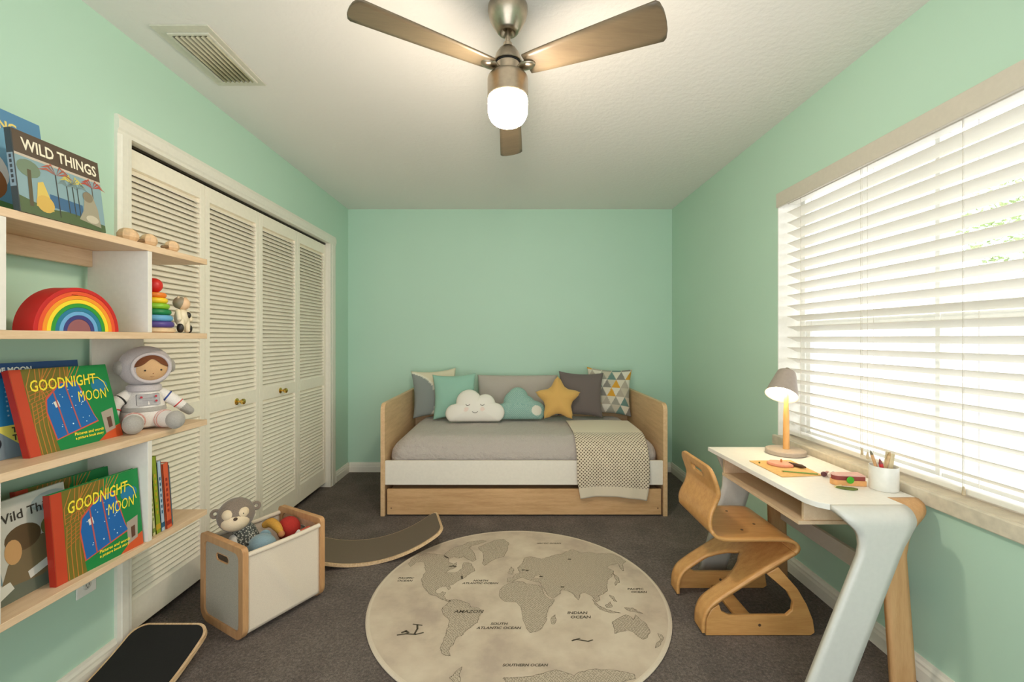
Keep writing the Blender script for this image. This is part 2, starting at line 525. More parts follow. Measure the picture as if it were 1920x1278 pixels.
# wall outlet below the shelf
o = thing('wall_outlet', (XL, 1.585, .38), 'white wall outlet plate on the green wall below the lowest shelf', 'outlet')
MB().box(XL+.0005, 1.548, .322, XL+.006, 1.622, .438).build('cover_plate', M_WHITE, o, bevel=.0025)
for z in (.357, .403):
    MB().lathe([(.0155, 0), (.0155, .0022), (.0145, .003)], (XL+.006, 1.585, z), (1,0,0), 20).build('socket', plain('socket_white', (214, 212, 204), .4), o)
    mb = MB()
    for dy in (-.0055, .0055): mb.box(XL+.0088, 1.585+dy-.001, z-.002, XL+.0093, 1.585+dy+.001, z+.006)
    mb.box(XL+.0088, 1.583, z-.009, XL+.0093, 1.587, z-.006)
    mb.build('slot', M_DARK, o, smooth=False)
# ---------------------------------------------------------------- window blind
bl = thing('window_blind', (1.55, 1.58, .72), 'white wide-slat horizontal blind covering the window on the right wall', 'blind')
def slat_mat():
    m = bpy.data.materials.new('translucent_white_slat'); m.use_nodes = True
    nt = m.node_tree; nt.nodes.clear()
    o = N(nt, 'ShaderNodeOutputMaterial'); d = N(nt, 'ShaderNodeBsdfPrincipled'); t = N(nt, 'ShaderNodeBsdfTranslucent')
    d.inputs['Base Color'].default_value = (*lin((242, 240, 234)), 1); d.inputs['Roughness'].default_value = .4
    t.inputs['Color'].default_value = (*lin((240, 228, 196)), 1)
    mx = N(nt, 'ShaderNodeMixShader'); mx.inputs[0].default_value = .14
    nt.links.new(d.outputs[0], mx.inputs[1]); nt.links.new(t.outputs[0], mx.inputs[2]); nt.links.new(mx.outputs[0], o.inputs[0])
    return m
M_SLAT = slat_mat()
by0, by1 = WY0+.012, WY1-.012
MB().box(1.474, WY0, 1.968, 1.490, WY1, 2.046).build('valance', plain('valance_paint', (208, 200, 186), .45, vary=.01), bl, bevel=.002)
MB().box(1.535, by0, 1.985, 1.585, by1, 2.036).build('head_rail', M_WHITE, bl, bevel=.002)
sl = MB()
nS = 21; pitch = .0578; tilt = math.radians(24)
for k in range(nS):
    z = .772 + k*pitch
    hw = .0315
    prof = []
    for t in (-1, -.5, 0, .5, 1):
        prof.append((1.558 + t*hw*math.cos(tilt), z - t*hw*math.sin(tilt) + .002*(1-t*t)))
    up = [(x, zz_+.0014) for x, zz_ in prof]; dn = [(x, zz_-.0014) for x, zz_ in reversed(prof)]
    ring = up + dn
    sl.loft([[(x, by0, zz_) for x, zz_ in ring], [(x, by1, zz_) for x, zz_ in ring]])
sl.build('slats', M_SLAT, bl, smooth=False)
MB().box(1.533, by0, .712, 1.583, by1, .731).build('bottom_rail', M_WHITE, bl, bevel=.003)
M_CORD = plain('white_cord', (214, 208, 196), .8)
for y in (.95, 1.505, 1.945, 2.35):
    mb = MB()
    mb.tube([(1.530, y, .72), (1.530, y, 2.0)], .0011, 6)
    mb.tube([(1.586, y, .72), (1.586, y, 2.0)], .0011, 6)
    mb.build('ladder_cord', M_CORD, bl)
for y, zb in ((1.93, .735), (1.93-.03, .725), (1.495, .70)):
    zb = max(zb, .712)
    c = MB().tube([(1.524, y, zb+.01), (1.524, y, 1.985)], .0008, 6).build('pull_cord', M_CORD, bl)
    MB().lathe([(.001, .028), (.003, .024), (.005, .010), (.0055, 0), (.002, -.003)], (1.524, y, zb), (0,0,1), 12).build('tassel', plain('cord_tassel', (196, 180, 150), .5), c)

# outside: pale paving, a neighbour's wall, a tree
mb = MB().box(XO+.3, -6, -.5, 16, 16, -.35)
struct(mb.build('ground', plain('pale_paving', (170, 168, 160), .9, bscale=4), smooth=False, org=(XO+.3, -6, -.5)))
tr = thing('leafy_tree', (6.9, 5.3, -.35), 'leafy green tree outside, seen through the upper slats of the window blind', 'tree')
MB().limb([(6.9, 5.3, -.33), (6.92, 5.3, 1.0), (6.88, 5.32, 2.2)], [.11, .09, .05]).build('trunk', plain('bark', (120, 104, 84), .9, bump=.5), tr)
lf = MB(); rl = random.Random(3)
for k in range(3600):
    while True:
        p = Vector((rl.uniform(-1,1), rl.uniform(-1,1), rl.uniform(-1,1)))
        if p.length < 1: break
    p = Vector((6.8+p.x*1.2, 5.3+p.y*1.1, 2.75+p.z*.70))
    a = Vector((rl.gauss(0,1), rl.gauss(0,1), rl.gauss(0,1))).normalized(); b = a.orthogonal().normalized()
    s_ = rl.uniform(.03, .06)
    i = [lf.P(p+a*s_), lf.P(p+b*s_*.45), lf.P(p-a*s_), lf.P(p-b*s_*.45)]
    lf.F(i)
lf.build('foliage', plain('leaf_green', (150, 168, 112), .7, vary=.25), tr, smooth=False, recalc=False)

# ---------------------------------------------------------------- ceiling fan
fx, fy = -.017, 1.59
fan = thing('ceiling_fan', (fx, fy, H), 'brushed nickel ceiling fan with three wooden blades and a glowing light', 'ceiling fan')
F0 = (fx, fy, 0)
MB().lathe([(.064, H-.0005), (.071, H-.012), (.0715, H-.028), (.066, H-.052), (.054, H-.076), (.041, H-.096), (.034, H-.104), (.028, H-.105), (.026, H-.098), (.018, H-.09)], F0, n=40, ).build('canopy', M_NICKEL, fan)
MB().lathe([(.0095, 2.275), (.0095, 2.36)], F0, n=16).lathe([(.016, 2.283), (.016, 2.298), (.012, 2.302)], F0, n=20).build('downrod', M_NICKEL, fan)
MB().lathe([(.012, 2.285), (.022, 2.283), (.030, 2.276), (.042, 2.258), (.050, 2.236), (.052, 2.228), (.050, 2.226)], F0, n=40).build('motor_cap', M_NICKEL, fan)
MB().lathe([(.046, 2.2255), (.046, 2.222)], F0, n=36).build('groove_ring', M_DARK, fan)
MB().lathe([(.040, 2.2225), (.044, 2.2215), (.044, 2.186), (.0665, 2.180), (.0715, 2.174), (.073, 2.165), (.073, 2.104), (.070, 2.101)], F0, n=48).build('motor_housing', M_NICKEL, fan)
mg, nt, bs = new_mat('glowing_frosted_glass')
bs.inputs['Base Color'].default_value = (1, .95, .85, 1)
bs.inputs['Emission Color'].default_value = (1.0, .87, .70, 1)
bs.inputs['Emission Strength'].default_value = 50.0
gp = [(.0695, 2.1015), (.0712, 2.092), (.0712, 2.060)]
gp += [(.0712*math.cos(t)**.6 if t < PI/2-.01 else .0005, 2.060-.055*math.sin(t)) for t in (PI/2*k/9 for k in range(1, 10))]
MB().lathe(gp, F0, n=48).build('glass_shade', mg, fan, label='glowing frosted glass shade')
M_BLADE = wood('fan_blade_veneer', (120, 104, 82), (108, 92, 72), 0, .38, .6)
def blade(ang, L, droop, w0, w1):
    a = math.radians(ang); d = Vector((math.cos(a), math.sin(a), 0)); rt = Vector((math.sin(a), -math.cos(a), 0))
    zb = 2.203; mb = MB(); top = []; nL = 18
    out = []
    for i in range(nL+1):
        t = i/nL
        r = .075 + (L-.075)*t
        w = (w0 + (w1-w0)*t**.8)/2
        out.append((r, w))
    pts = [(r, -w) for r, w in out] + [(L+.018*math.cos(s_), w1/2*math.sin(s_)) for s_ in (math.radians(-75+15*k) for k in range(11))] + [(r, w) for r, w in reversed(out)]
    def fn(u, v_, dd):
        tt = u/L
        return Vector((fx, fy, zb)) + d*u + rt*v_ + Vector((0, 0, v_*math.tan(math.radians(10)) - droop*tt*tt + dd))
    # strips so that the droop bends
    rows = []
    for i, (r, w) in enumerate(out + [(L+.010, w1/2*.86), (L+.017, w1/2*.5), (L+.019, w1/2*.12)]):
        rows.append([mb.P(fn(r, w*(-1+2*k/6), 0)) for k in range(7)])
    for A, B in zip(rows, rows[1:]):
        for k in range(6): mb.F((A[k], A[k+1], B[k+1], B[k]))
    b = mb.build('blade', M_BLADE, fan, solid=.006, offset=0)
    arm = MB(); RM = Matrix((d, -rt, Vector((0, 0, 1)))).transposed()
    arm.ell(fn(.074, 0, -.004), .034, .024, .011, R=RM)
    arm.tube([fn(.036, 0, -.004), fn(.062, 0, -.004)], .010, 12)
    arm.build('blade_bracket', M_NICKEL, b)
blade(213, .53, .0, .078, .134)
blade(-27.5, .525, .0, .085, .15)
blade(89, .625, .035, .07, .108)

# ---------------------------------------------------------------- daybed
bd = thing('daybed', (.08, 3.6, 0), 'pale wood daybed with white rail and pull-out drawer against the back wall', 'bed')
def side_poly():
    y0, y1, zt = 3.081, 4.09, .785
    return [(y0, 0), (y1, 0), (y1, zt)] + arc(y0+.05, zt-.05, .05, 90, 180, 6)
for x0, x1 in ((-.920, -.890), (1.050, 1.080)):
    MB().prism(side_poly(), lambda u, v_, d: (d, u, v_), x0, x1).build('side_panel', M_OAKY if 0 else wood('bed_side_veneer', (224, 188, 144), (206, 168, 124), 1), bd, smooth=False, bevel=.003)
MB().box(-.8895, 3.088, .218, 1.0495, 3.110, .386).build('front_rail', plain('bed_rail_white', (234, 226, 212), .4, vary=.01), bd, bevel=.002)
MB().box(-.8895, 4.05, .20, 1.0495, 4.075, .60).build('back_rail', M_OAKX, bd, bevel=.002)
MB().box(-.8895, 3.112, .300, 1.0495, 4.049, .325).build('slat_base', M_OAKX, bd, smooth=False)
dr = MB().box(-.874, 3.084, .012, 1.036, 3.104, .190).build('drawer_front', wood('drawer_veneer', (214, 172, 124), (194, 150, 102), 0), bd, bevel=.002)
for x in (-.845, 1.012):
    MB().lathe([(.005, 0), (.005, .0015)], (x, 3.0838, .058), (0,-1,0), 14).build('screw_cap', plain('screw_brown', (120, 86, 56), .5), dr)
MB().box(-.865, 3.1045, .012, 1.030, 3.95, .17).build('drawer_box', M_OAKX, bd, smooth=False)

def soft(p, s=3.0, a=.01):
    q = Vector(p)*s
    return noise.noise(q)*a
# mattress with rounded shoulders
mt = MB(); rings = []
mx0, mx1, my0, my1, mz0, mz1 = -.882, 1.042, 3.118, 4.045, .3255, .538
K = 56
for j in range(15):
    t = j/14
    # profile: inset grows near the top
    z = mz0 + (mz1-mz0)*t
    ins = .115*(max(0, (t-.30)/.70))**2.4 + .008*(1-t)
    r = .10
    loop = rrect(mx0+ins, my0+ins*.9, mx1-ins, my1-ins*.3, r, 8)
    rings.append([(x, y - (soft((x*1.6+z*2.5,1,z*4-x*1.3), 7, .012) if 2<j<12 and y<3.3 else 0), z + (soft((x,y,z), 7, .006)+soft((x*2.2+z*3,y,z*4-x), 6, .004) if 0<j else 0)) for x, y in loop])
mt.loft(rings, caps=False)
# crowned top grid: fan to centre ring by ring
last = rings[-1]; cx = sum(p[0] for p in last)/len(last); cy = sum(p[1] for p in last)/len(last)
tops = []
for k in range(1, 14):
    f = 1-k/14
    tops.append([(cx+(p[0]-cx)*f, cy+(p[1]-cy)*f, mz1+.010*(1-f*f)+soft((cx+(p[0]-cx)*f, cy+(p[1]-cy)*f, 0), 6, .006)) for p in last])
mt.loft([last]+tops, caps=False)
mt.F([mt.P(p) for p in tops[-1]])
mt.F([mt.P(p) for p in rings[0]][::-1])
def linen(name, c, bump=.5):
    m, nt, bs = new_mat(name)
    v = tex_coord(nt)
    w = noise_node(nt, tex_coord(nt, (9, 5, 12), rot=(0, .7, .3)), 2.0, 4, .6)
    n = noise_node(nt, v, 420, 2)
    nt.links.new(ramp(nt, n, [(.3, tuple(x*.93 for x in c)), (.7, c)]), bs.inputs['Base Color'])
    bs.inputs['Roughness'].default_value = .95; bs.inputs['Specular IOR Level'].default_value = .15
    bs.inputs['Sheen Weight'].default_value = .2
    add_bump(nt, bs, w, bump, .02)
    return m
mo = mt.build('mattress', linen('grey_linen_sheet', (192, 182, 174), 1.0), org=(.08, 3.6, .3255), merge=True, angle=180)
tag(mo, 'grey linen covered mattress lying on the daybed', 'mattress')

# knitted throw hanging over the front
def throw_mat():
    m, nt, bs = new_mat('knitted_throw_wool')
    uv = N(nt, 'ShaderNodeUVMap'); uv.uv_map = 'UVMap'
    sp = N(nt, 'ShaderNodeSeparateXYZ'); nt.links.new(uv.outputs[0], sp.inputs[0])
    def mth(op, a, b=None, c=None):
        n = N(nt, 'ShaderNodeMath', operation=op)
        for i, q in enumerate((a, b, c)):
            if q is None: continue
            if isinstance(q, (int, float)): n.inputs[i].default_value = q
            else: nt.links.new(q, n.inputs[i])
        return n.outputs[0]
    U, V = sp.outputs[0], sp.outputs[1]
    su = mth('SINE', mth('MULTIPLY', U, 2*PI/.0235)); sv = mth('SINE', mth('MULTIPLY', V, 2*PI/.0235))
    d1 = mth('MULTIPLY', su, sv)
    dots = mth('GREATER_THAN', d1, .30)
    inside = mth('MULTIPLY', mth('GREATER_THAN', V, .075), mth('LESS_THAN', V, .50))
    fac = mth('MULTIPLY', dots, inside)
    mx = N(nt, 'ShaderNodeMix'); mx.data_type = 'RGBA'
    nt.links.new(fac, mx.inputs[0])
    mx.inputs[6].default_value = (*lin((224, 209, 184)), 1); mx.inputs[7].default_value = (*lin((104, 88, 72)), 1)
    nt.links.new(mx.outputs[2], bs.inputs['Base Color'])
    bs.inputs['Roughness'].default_value = .95; bs.inputs['Sheen Weight'].default_value = .3; bs.inputs['Specular IOR Level'].default_value = .1
    h = mth('MULTIPLY', d1, inside)
    add_bump(nt, bs, h, .5, .003)
    return m
tp = [(3.062, .135), (3.060, .20), (3.062, .30), (3.072, .386), (3.085, .42), (3.102, .46), (3.135, .50), (3.180, .530), (3.24, .5475), (3.32, .552), (3.42, .554), (3.52, .556), (3.60, .557), (3.66, .557)]
tps = smooth_path(tp, 4)
th = MB(); rows = []; vv = 0; vs = []
for i, (y, z) in enumerate(tps):
    if i: vv += math.hypot(y-tps[i-1][0], z-tps[i-1][1])
    vs.append(vv)
uvs = []
for i, (y, z) in enumerate(tps):
    t = vs[i]/vv
    xl = .448 + .0*t + (.02*max(0, 1-vs[i]/.12)); xr = .948 - .02*max(0, 1-vs[i]/.12)
    xl = xl + (-.005)*t; xr = xr + .0*t
    row = []
    for k in range(41):
        s_ = k/40; x = xl+(xr-xl)*s_
        hang = max(0, 1-vs[i]/.40)
        dz = .022*math.sin(PI*s_)*hang**1.5 - .018*s_*hang**2
        dy = -.004 - .007*math.sin(x*17+1)*hang - .004*math.sin(x*41)*hang + (.0 if hang else 0)
        row.append(th.P((x, y+dy, z+dz+soft((x,y,z),5,.004)*(1-hang))))
        uvs.append((x, vs[i]))
    rows.append(row)
for A, B in zip(rows, rows[1:]):
    for k in range(40): th.F((A[k], A[k+1], B[k+1], B[k]))
to = th.build('knitted_throw', throw_mat(), org=(.7, 3.3, .55), solid=.007, offset=1, angle=180, recalc=False)
uvl = to.data.uv_layers.new(name='UVMap')
for lp in to.data.loops: uvl.data[lp.index].uv = uvs[lp.vertex_index]
tag(to, 'cream knitted throw with brown dots hanging over the right front of the daybed', 'throw')

# cushions ------------------------------------------------------------
def cushion(name, c, w, h, T, yaw, lean, roll, colfn, label, pinch=.11, n=44, mat=None, wr=.004):
    """c = bottom centre; front faces -Y"""
    R = Matrix.Rotation(math.radians(yaw), 4, 'Z') @ Matrix.Rotation(math.radians(-lean), 4, 'X') @ Matrix.Rotation(math.radians(roll), 4, 'Y')
    M = Matrix.Translation(Vector(c)) @ R
    mb = MB(M); cc = {}
    for side in (-1, 1):
        g = []
        for j in range(n+1):
            r = []
            for i in range(n+1):
                u = -1+2*i/n; v = -1+2*j/n
                u = math.copysign(abs(u)**.8, u); v = math.copysign(abs(v)**.8, v)
                x = w/2*u*(1-pinch*(1-v*v)); z = h/2*v*(1-pinch*(1-u*u)) + h/2
                th_ = T/2*(max(0, (1-u*u)*(1-v*v)))**.42
                p = Vector((x*7+c[0]*9, side, z*7))
                th_ += wr*noise.noise(p*1.7)*min(1, th_*30)
                idx = mb.P((x, side*th_, z)); r.append((idx, colfn(u, v) if side < 0 or True else None))
            g.append(r)
        for j in range(n):
            for i in range(n):
                q = (g[j][i], g[j][i+1], g[j+1][i+1], g[j+1][i])
                if side > 0: q = q[::-1]
                mb.F([a for a, _ in q], tuple(b for _, b in q))
    o_ = mb.build(name, mat or M_CLOTH, org=c, merge=True, recalc=False, angle=180)
    return tag(o_, label, 'cushion')
cg, ccream, cteal = C(142,148,144), C(222,212,184), C(152,194,176)
def pat1(u, v):
    d = math.hypot((u+1.05)/1.12, (v+.25)/1.12)
    if d < 1.0: return cg
    return C(232,226,206) if d < 1.08 else ccream
cushion('cream_cushion', (-.672, 3.885, .552), .40, .42, .13, 5, 12, -4, pat1, 'cream cushion with a large grey arch, leftmost on the daybed')
cushion('teal_cushion', (-.487, 3.76, .556), .375, .385, .13, 4, 12, -2, lambda u, v: cteal, 'plain teal green square cushion behind the white cloud cushion')
cushion('lumbar_cushion', (.045, 3.93, .556), .72, .36, .12, 0, 9, 0, lambda u, v: C(184,174,164) if abs(u) < .965 else C(198,188,176), 'long pale grey back cushion against the back wall, behind the cloud cushions', pinch=.03)
def tri_pat():
    rp = random.Random(5)
    pal = [C(214,206,186)]*2+[C(186,178,160), C(112,140,132), C(222,214,196), C(206,196,172), C(140,138,128), C(214,160,60)]
    tab = {(i, j, k): pal[rp.randrange(len(pal))] for i in range(-2, 12) for j in range(-2, 12) for k in (0, 1)}
    def f(u, v):
        s_ = (v+1)/2*5.2; j = math.floor(s_); fv = s_-j
        t = (u+1)/2*4.6 + (.5 if j % 2 else 0); i = math.floor(t); fu = t-i
        up = abs(fu-.5)*2 < 1-fv
        if up:
            c_ = [C(214,158,58), C(108,138,130), C(178,168,152), C(136,132,124), C(160,158,144)][(i*2+j*3) % 5]
            return c_
        k = i if fu > .5 else i-1
        return [C(216,208,188), C(222,216,200), C(196,188,168)][(k+j) % 3]
    return f
cushion('triangle_cushion', (.842, 3.90, .562), .40, .42, .13, -5, 12, 3, tri_pat(), 'cushion printed with grey, cream and mustard triangles, rightmost on the daybed', n=90)
cushion('charcoal_cushion', (.575, 3.77, .572), .385, .385, .13, -5, 12, 2, lambda u, v: C(112,102,98), 'plain charcoal grey square cushion behind the yellow star cushion')

def blob_cushion(name, c, Rf, T, lean, yaw, label, colfn, mat=None, rings=26, nn=160, p=2.0):
    M = Matrix.Translation(Vector(c)) @ Matrix.Rotation(math.radians(yaw), 4, 'Z') @ Matrix.Rotation(math.radians(-lean), 4, 'X')
    mb = MB(M)
    def hgt(s_): return T/2*(max(0, 1-s_**p))**.55
    for side in (-1, 1):
        prev = None
        for k in range(rings+1):
            s_ = 1-(k/rings)
            s2 = s_**.75 if s_ > 0 else 0
            ring = []
            for i in range(nn):
                a = 2*PI*i/nn; r = Rf(a)*s2
                x, z = r*math.cos(a), r*math.sin(a)
                y = side*hgt(s2)
                ring.append((mb.P((x, y, z)), colfn(x, z)))
            if prev:
                for i in range(nn):
                    q = (prev[i], prev[(i+1)%nn], ring[(i+1)%nn], ring[i])
                    if side > 0: q = q[::-1]
                    mb.F([a for a, _ in q], tuple(b for _, b in q))
            prev = ring
    o_ = mb.build(name, mat or M_CLOTH, org=c, merge=True, recalc=True, angle=180)
    tag(o_, label, 'cushion')
    return o_, M, hgt
def radial(circles):
    def f(a):
        dx, dz = math.cos(a), math.sin(a); best = .01
        for (cx_, cz_, r) in circles:
            b = dx*cx_+dz*cz_; disc = b*b-(cx_*cx_+cz_*cz_-r*r)
            if disc >= 0:
                t = b+math.sqrt(disc)
                if t > best: best = t
        return best
    return f
def flat_bottom(f, zb):
    def g(a):
        r = f(a); s_ = math.sin(a)
        if s_ < -1e-3 and r*s_ < zb: r = zb/s_
        return r
    return g
cl_f = flat_bottom(radial([(-.05, .035, .105), (.085, .02, .082), (-.165, -.055, .075), (.165, -.05, .078), (.0, -.04, .09), (-.08,-.05,.09), (.08,-.05,.09)]), -.122)
wc, M1, hg = blob_cushion('white_cloud_cushion', (-.309, 3.64, .680), cl_f, .13, 16, 2, 'white cloud-shaped cushion with a sleepy face at the front of the daybed', lambda x, z: C(238,232,222) if min(math.hypot(x+.068, z+.03), math.hypot(x-.062, z+.028)) > .018 else C(236,214,202))
def face_y(x, z):
    a = math.atan2(z, x); s_ = min(1, math.hypot(x, z)/cl_f(a)); return -hg(s_)-.0015
def stitch(mb, pts, r=.0018):
    mb.tube([(x, face_y(x, z), z) for x, z in pts], r, 6, C(96,88,80))
for ex in (-.055, .062):
    eb = MB(M1)
    stitch(eb, [(ex+.017*math.cos(t), .012-.010*math.sin(t)) for t in (PI*k/8 for k in range(9))])
    for q in (.3, .5, .7):
        stitch(eb, [(ex+.017*math.cos(PI*q), .012-.010*math.sin(PI*q)), (ex+.021*math.cos(PI*q), .012-.016*math.sin(PI*q))], .0011)
    eb.build('embroidered_eye', M_CLOTH, wc)
fc = MB(M1)
stitch(fc, [(.004+.022*math.cos(t), -.045-.013*math.sin(t)) for t in (PI*k/8 for k in range(9))])
fc.build('embroidered_mouth', M_CLOTH, wc)
tc_f = flat_bottom(radial([(0, .06, .085), (-.02, .02, .10), (-.13, -.06, .065), (.145, -.055, .085), (.05, -.03, .11), (-.06, -.05, .09)]), -.125)
def dotty(x, z):
    if math.hypot(x-.155, z+.055) < .042: return C(226,222,206)
    a = math.sin(x*2*PI/.016)*math.sin(z*2*PI/.016)
    return C(182,206,192) if a > .45 else C(138,176,166)
blob_cushion('teal_cloud_cushion', (.045, 3.73, .684), tc_f, .13, 16, 0, 'teal cloud-shaped cushion with tiny dots between the white cloud and the star', dotty, rings=40, nn=240)
def star_r(a):
    a = (a-PI/2) % (2*PI/5); a = min(a, 2*PI/5-a)
    R_, r_ = .218, .108
    # edge between tip (angle 0) and notch (angle 36 deg)
    x1, y1 = R_, 0; x2, y2 = r_*math.cos(PI/5), r_*math.sin(PI/5)
    d = (math.cos(a), math.sin(a)); ex, ey = x2-x1, y2-y1
    t = (x1*ey-y1*ex)/(d[0]*ey-d[1]*ex)
    return t - .022*math.exp(-(a/.09)**2) + .010*math.exp(-((a-PI/5)/.12)**2)
blob_cushion('yellow_star_cushion', (.375, 3.655, .736), star_r, .12, 14, -3, 'mustard yellow star-shaped cushion at the front of the daybed', lambda x, z: C(214,170,98))
LAND=[[(-0.594,0.285),(-0.588,0.341),(-0.548,0.381),(-0.523,0.401),(-0.431,0.381),(-0.387,0.351),(-0.38,0.304),(-0.348,0.276),(-0.332,0.294),(-0.334,0.24),(-0.367,0.214),(-0.377,0.188),(-0.327,0.188),(-0.311,0.205),(-0.296,0.231),(-0.294,0.294),(-0.255,0.285),(-0.225,0.205),(-0.246,0.188),(-0.269,0.146),(-0.3,0.114),(-0.322,0.083),(-0.342,0.067),(-0.333,0.037),(-0.341,0.03),(-0.354,0.063),(-0.386,0.052),(-0.403,0.023),(-0.395,0.001),(-0.377,-0.006),(-0.368,0.015),(-0.35,0.008),(-0.358,-0.02),(-0.342,-0.048),(-0.315,-0.062),(-0.326,-0.068),(-0.362,-0.048),(-0.391,-0.02),(-0.417,-0.013),(-0.439,0.015),(-0.462,0.045),(-0.476,0.075),(-0.491,0.114),(-0.491,0.171),(-0.483,0.196),(-0.494,0.231),(-0.511,0.294),(-0.532,0.304),(-0.559,0.294),(-0.576,0.249)],[(-0.416,0.381),(-0.39,0.442),(-0.364,0.473),(-0.326,0.495),(-0.289,0.539),(-0.208,0.566),(-0.186,0.55),(-0.225,0.517),(-0.265,0.495),(-0.282,0.463),(-0.259,0.431),(-0.239,0.371),(-0.23,0.322),(-0.247,0.304),(-0.279,0.332),(-0.301,0.361),(-0.328,0.341),(-0.359,0.361),(-0.376,0.341),(-0.402,0.351)],[(-0.227,0.473),(-0.184,0.517),(-0.134,0.562),(-0.082,0.578),(-0.05,0.528),(-0.055,0.473),(-0.064,0.411),(-0.078,0.361),(-0.116,0.341),(-0.143,0.313),(-0.161,0.285),(-0.178,0.261),(-0.192,0.285),(-0.188,0.341),(-0.198,0.411),(-0.22,0.442)],[(-0.324,-0.055),(-0.297,-0.048),(-0.263,-0.062),(-0.229,-0.082),(-0.218,-0.108),(-0.186,-0.114),(-0.165,-0.133),(-0.167,-0.158),(-0.177,-0.182),(-0.178,-0.218),(-0.205,-0.252),(-0.224,-0.274),(-0.236,-0.301),(-0.256,-0.311),(-0.261,-0.327),(-0.264,-0.357),(-0.278,-0.377),(-0.279,-0.396),(-0.269,-0.419),(-0.286,-0.419),(-0.305,-0.405),(-0.314,-0.381),(-0.312,-0.357),(-0.308,-0.316),(-0.304,-0.274),(-0.303,-0.229),(-0.304,-0.2),(-0.326,-0.176),(-0.342,-0.146),(-0.347,-0.114),(-0.331,-0.088)],[(-0.067,0.067),(-0.038,0.091),(-0.003,0.106),(0.023,0.103),(0.04,0.083),(0.074,0.075),(0.104,0.067),(0.119,0.03),(0.128,-0.013),(0.142,-0.048),(0.17,-0.048),(0.159,-0.082),(0.136,-0.121),(0.125,-0.158),(0.122,-0.2),(0.109,-0.229),(0.092,-0.263),(0.065,-0.279),(0.047,-0.285),(0.037,-0.268),(0.03,-0.24),(0.02,-0.206),(0.017,-0.17),(0.014,-0.133),(0.007,-0.101),(-0.005,-0.075),(-0.029,-0.068),(-0.061,-0.066),(-0.082,-0.041),(-0.091,-0.013),(-0.088,0.03)],[(0.146,-0.182),(0.163,-0.164),(0.164,-0.194),(0.153,-0.229),(0.142,-0.229),(0.14,-0.206)],[(-0.051,0.138),(-0.029,0.138),(-0.011,0.171),(0.012,0.188),(-0.001,0.24),(0.023,0.276),(0.038,0.341),(0.068,0.361),(0.097,0.351),(0.134,0.332),(0.154,0.341),(0.216,0.381),(0.256,0.391),(0.312,0.442),(0.34,0.431),(0.366,0.401),(0.417,0.411),(0.472,0.391),(0.533,0.401),(0.593,0.361),(0.597,0.304),(0.571,0.276),(0.558,0.205),(0.549,0.24),(0.55,0.285),(0.504,0.267),(0.479,0.24),(0.508,0.205),(0.488,0.155),(0.453,0.114),(0.444,0.075),(0.439,0.03),(0.41,-0.006),(0.383,-0.02),(0.384,-0.055),(0.365,-0.068),(0.356,-0.034),(0.343,-0.013),(0.322,0.008),(0.304,0.001),(0.283,-0.055),(0.274,-0.034),(0.262,0.001),(0.24,0.023),(0.211,0.03),(0.199,-0.006),(0.163,-0.041),(0.144,-0.02),(0.131,0.023),(0.117,0.067),(0.11,0.098),(0.076,0.106),(0.086,0.13),(0.13,0.138),(0.115,0.171),(0.087,0.155),(0.067,0.114),(0.05,0.122),(0.024,0.146),(-0.002,0.13),(-0.029,0.098),(-0.055,0.098)],[(-0.052,0.188),(-0.034,0.249),(-0.02,0.214),(-0.029,0.171)],[(0.498,0.179),(0.517,0.146),(0.516,0.106),(0.485,0.067),(0.487,0.091),(0.501,0.114)],[(0.404,-0.218),(0.432,-0.194),(0.45,-0.182),(0.478,-0.164),(0.496,-0.182),(0.502,-0.2),(0.52,-0.164),(0.53,-0.194),(0.55,-0.229),(0.551,-0.274),(0.527,-0.316),(0.506,-0.327),(0.491,-0.306),(0.477,-0.279),(0.458,-0.268),(0.427,-0.279),(0.399,-0.29),(0.404,-0.252)],[(0.578,-0.29),(0.593,-0.301),(0.593,-0.321),(0.557,-0.367),(0.54,-0.377),(0.556,-0.347),(0.58,-0.327)],[(0.349,-0.048),(0.368,-0.095),(0.401,-0.127),(0.458,-0.152),(0.411,-0.152),(0.37,-0.127),(0.354,-0.088)],[(0.4,-0.095),(0.43,-0.068),(0.429,-0.108),(0.404,-0.114)],[(0.483,-0.114),(0.522,-0.114),(0.556,-0.158),(0.529,-0.146),(0.493,-0.133)],[(0.438,-0.013),(0.455,-0.027),(0.462,-0.068),(0.447,-0.062)],[(-0.06,-0.532),(0.047,-0.523),(0.092,-0.507),(0.131,-0.493),(0.162,-0.503),(0.197,-0.523),(0.219,-0.503),(0.273,-0.49),(0.336,-0.494),(0.385,-0.503),(0.419,-0.515),(0.424,-0.544),(0.32,-0.567),(0.196,-0.579),(0.075,-0.571),(-0.047,-0.559)],[(-0.256,-0.532),(-0.238,-0.503),(-0.216,-0.477),(-0.223,-0.519),(-0.214,-0.548),(-0.238,-0.551)]]
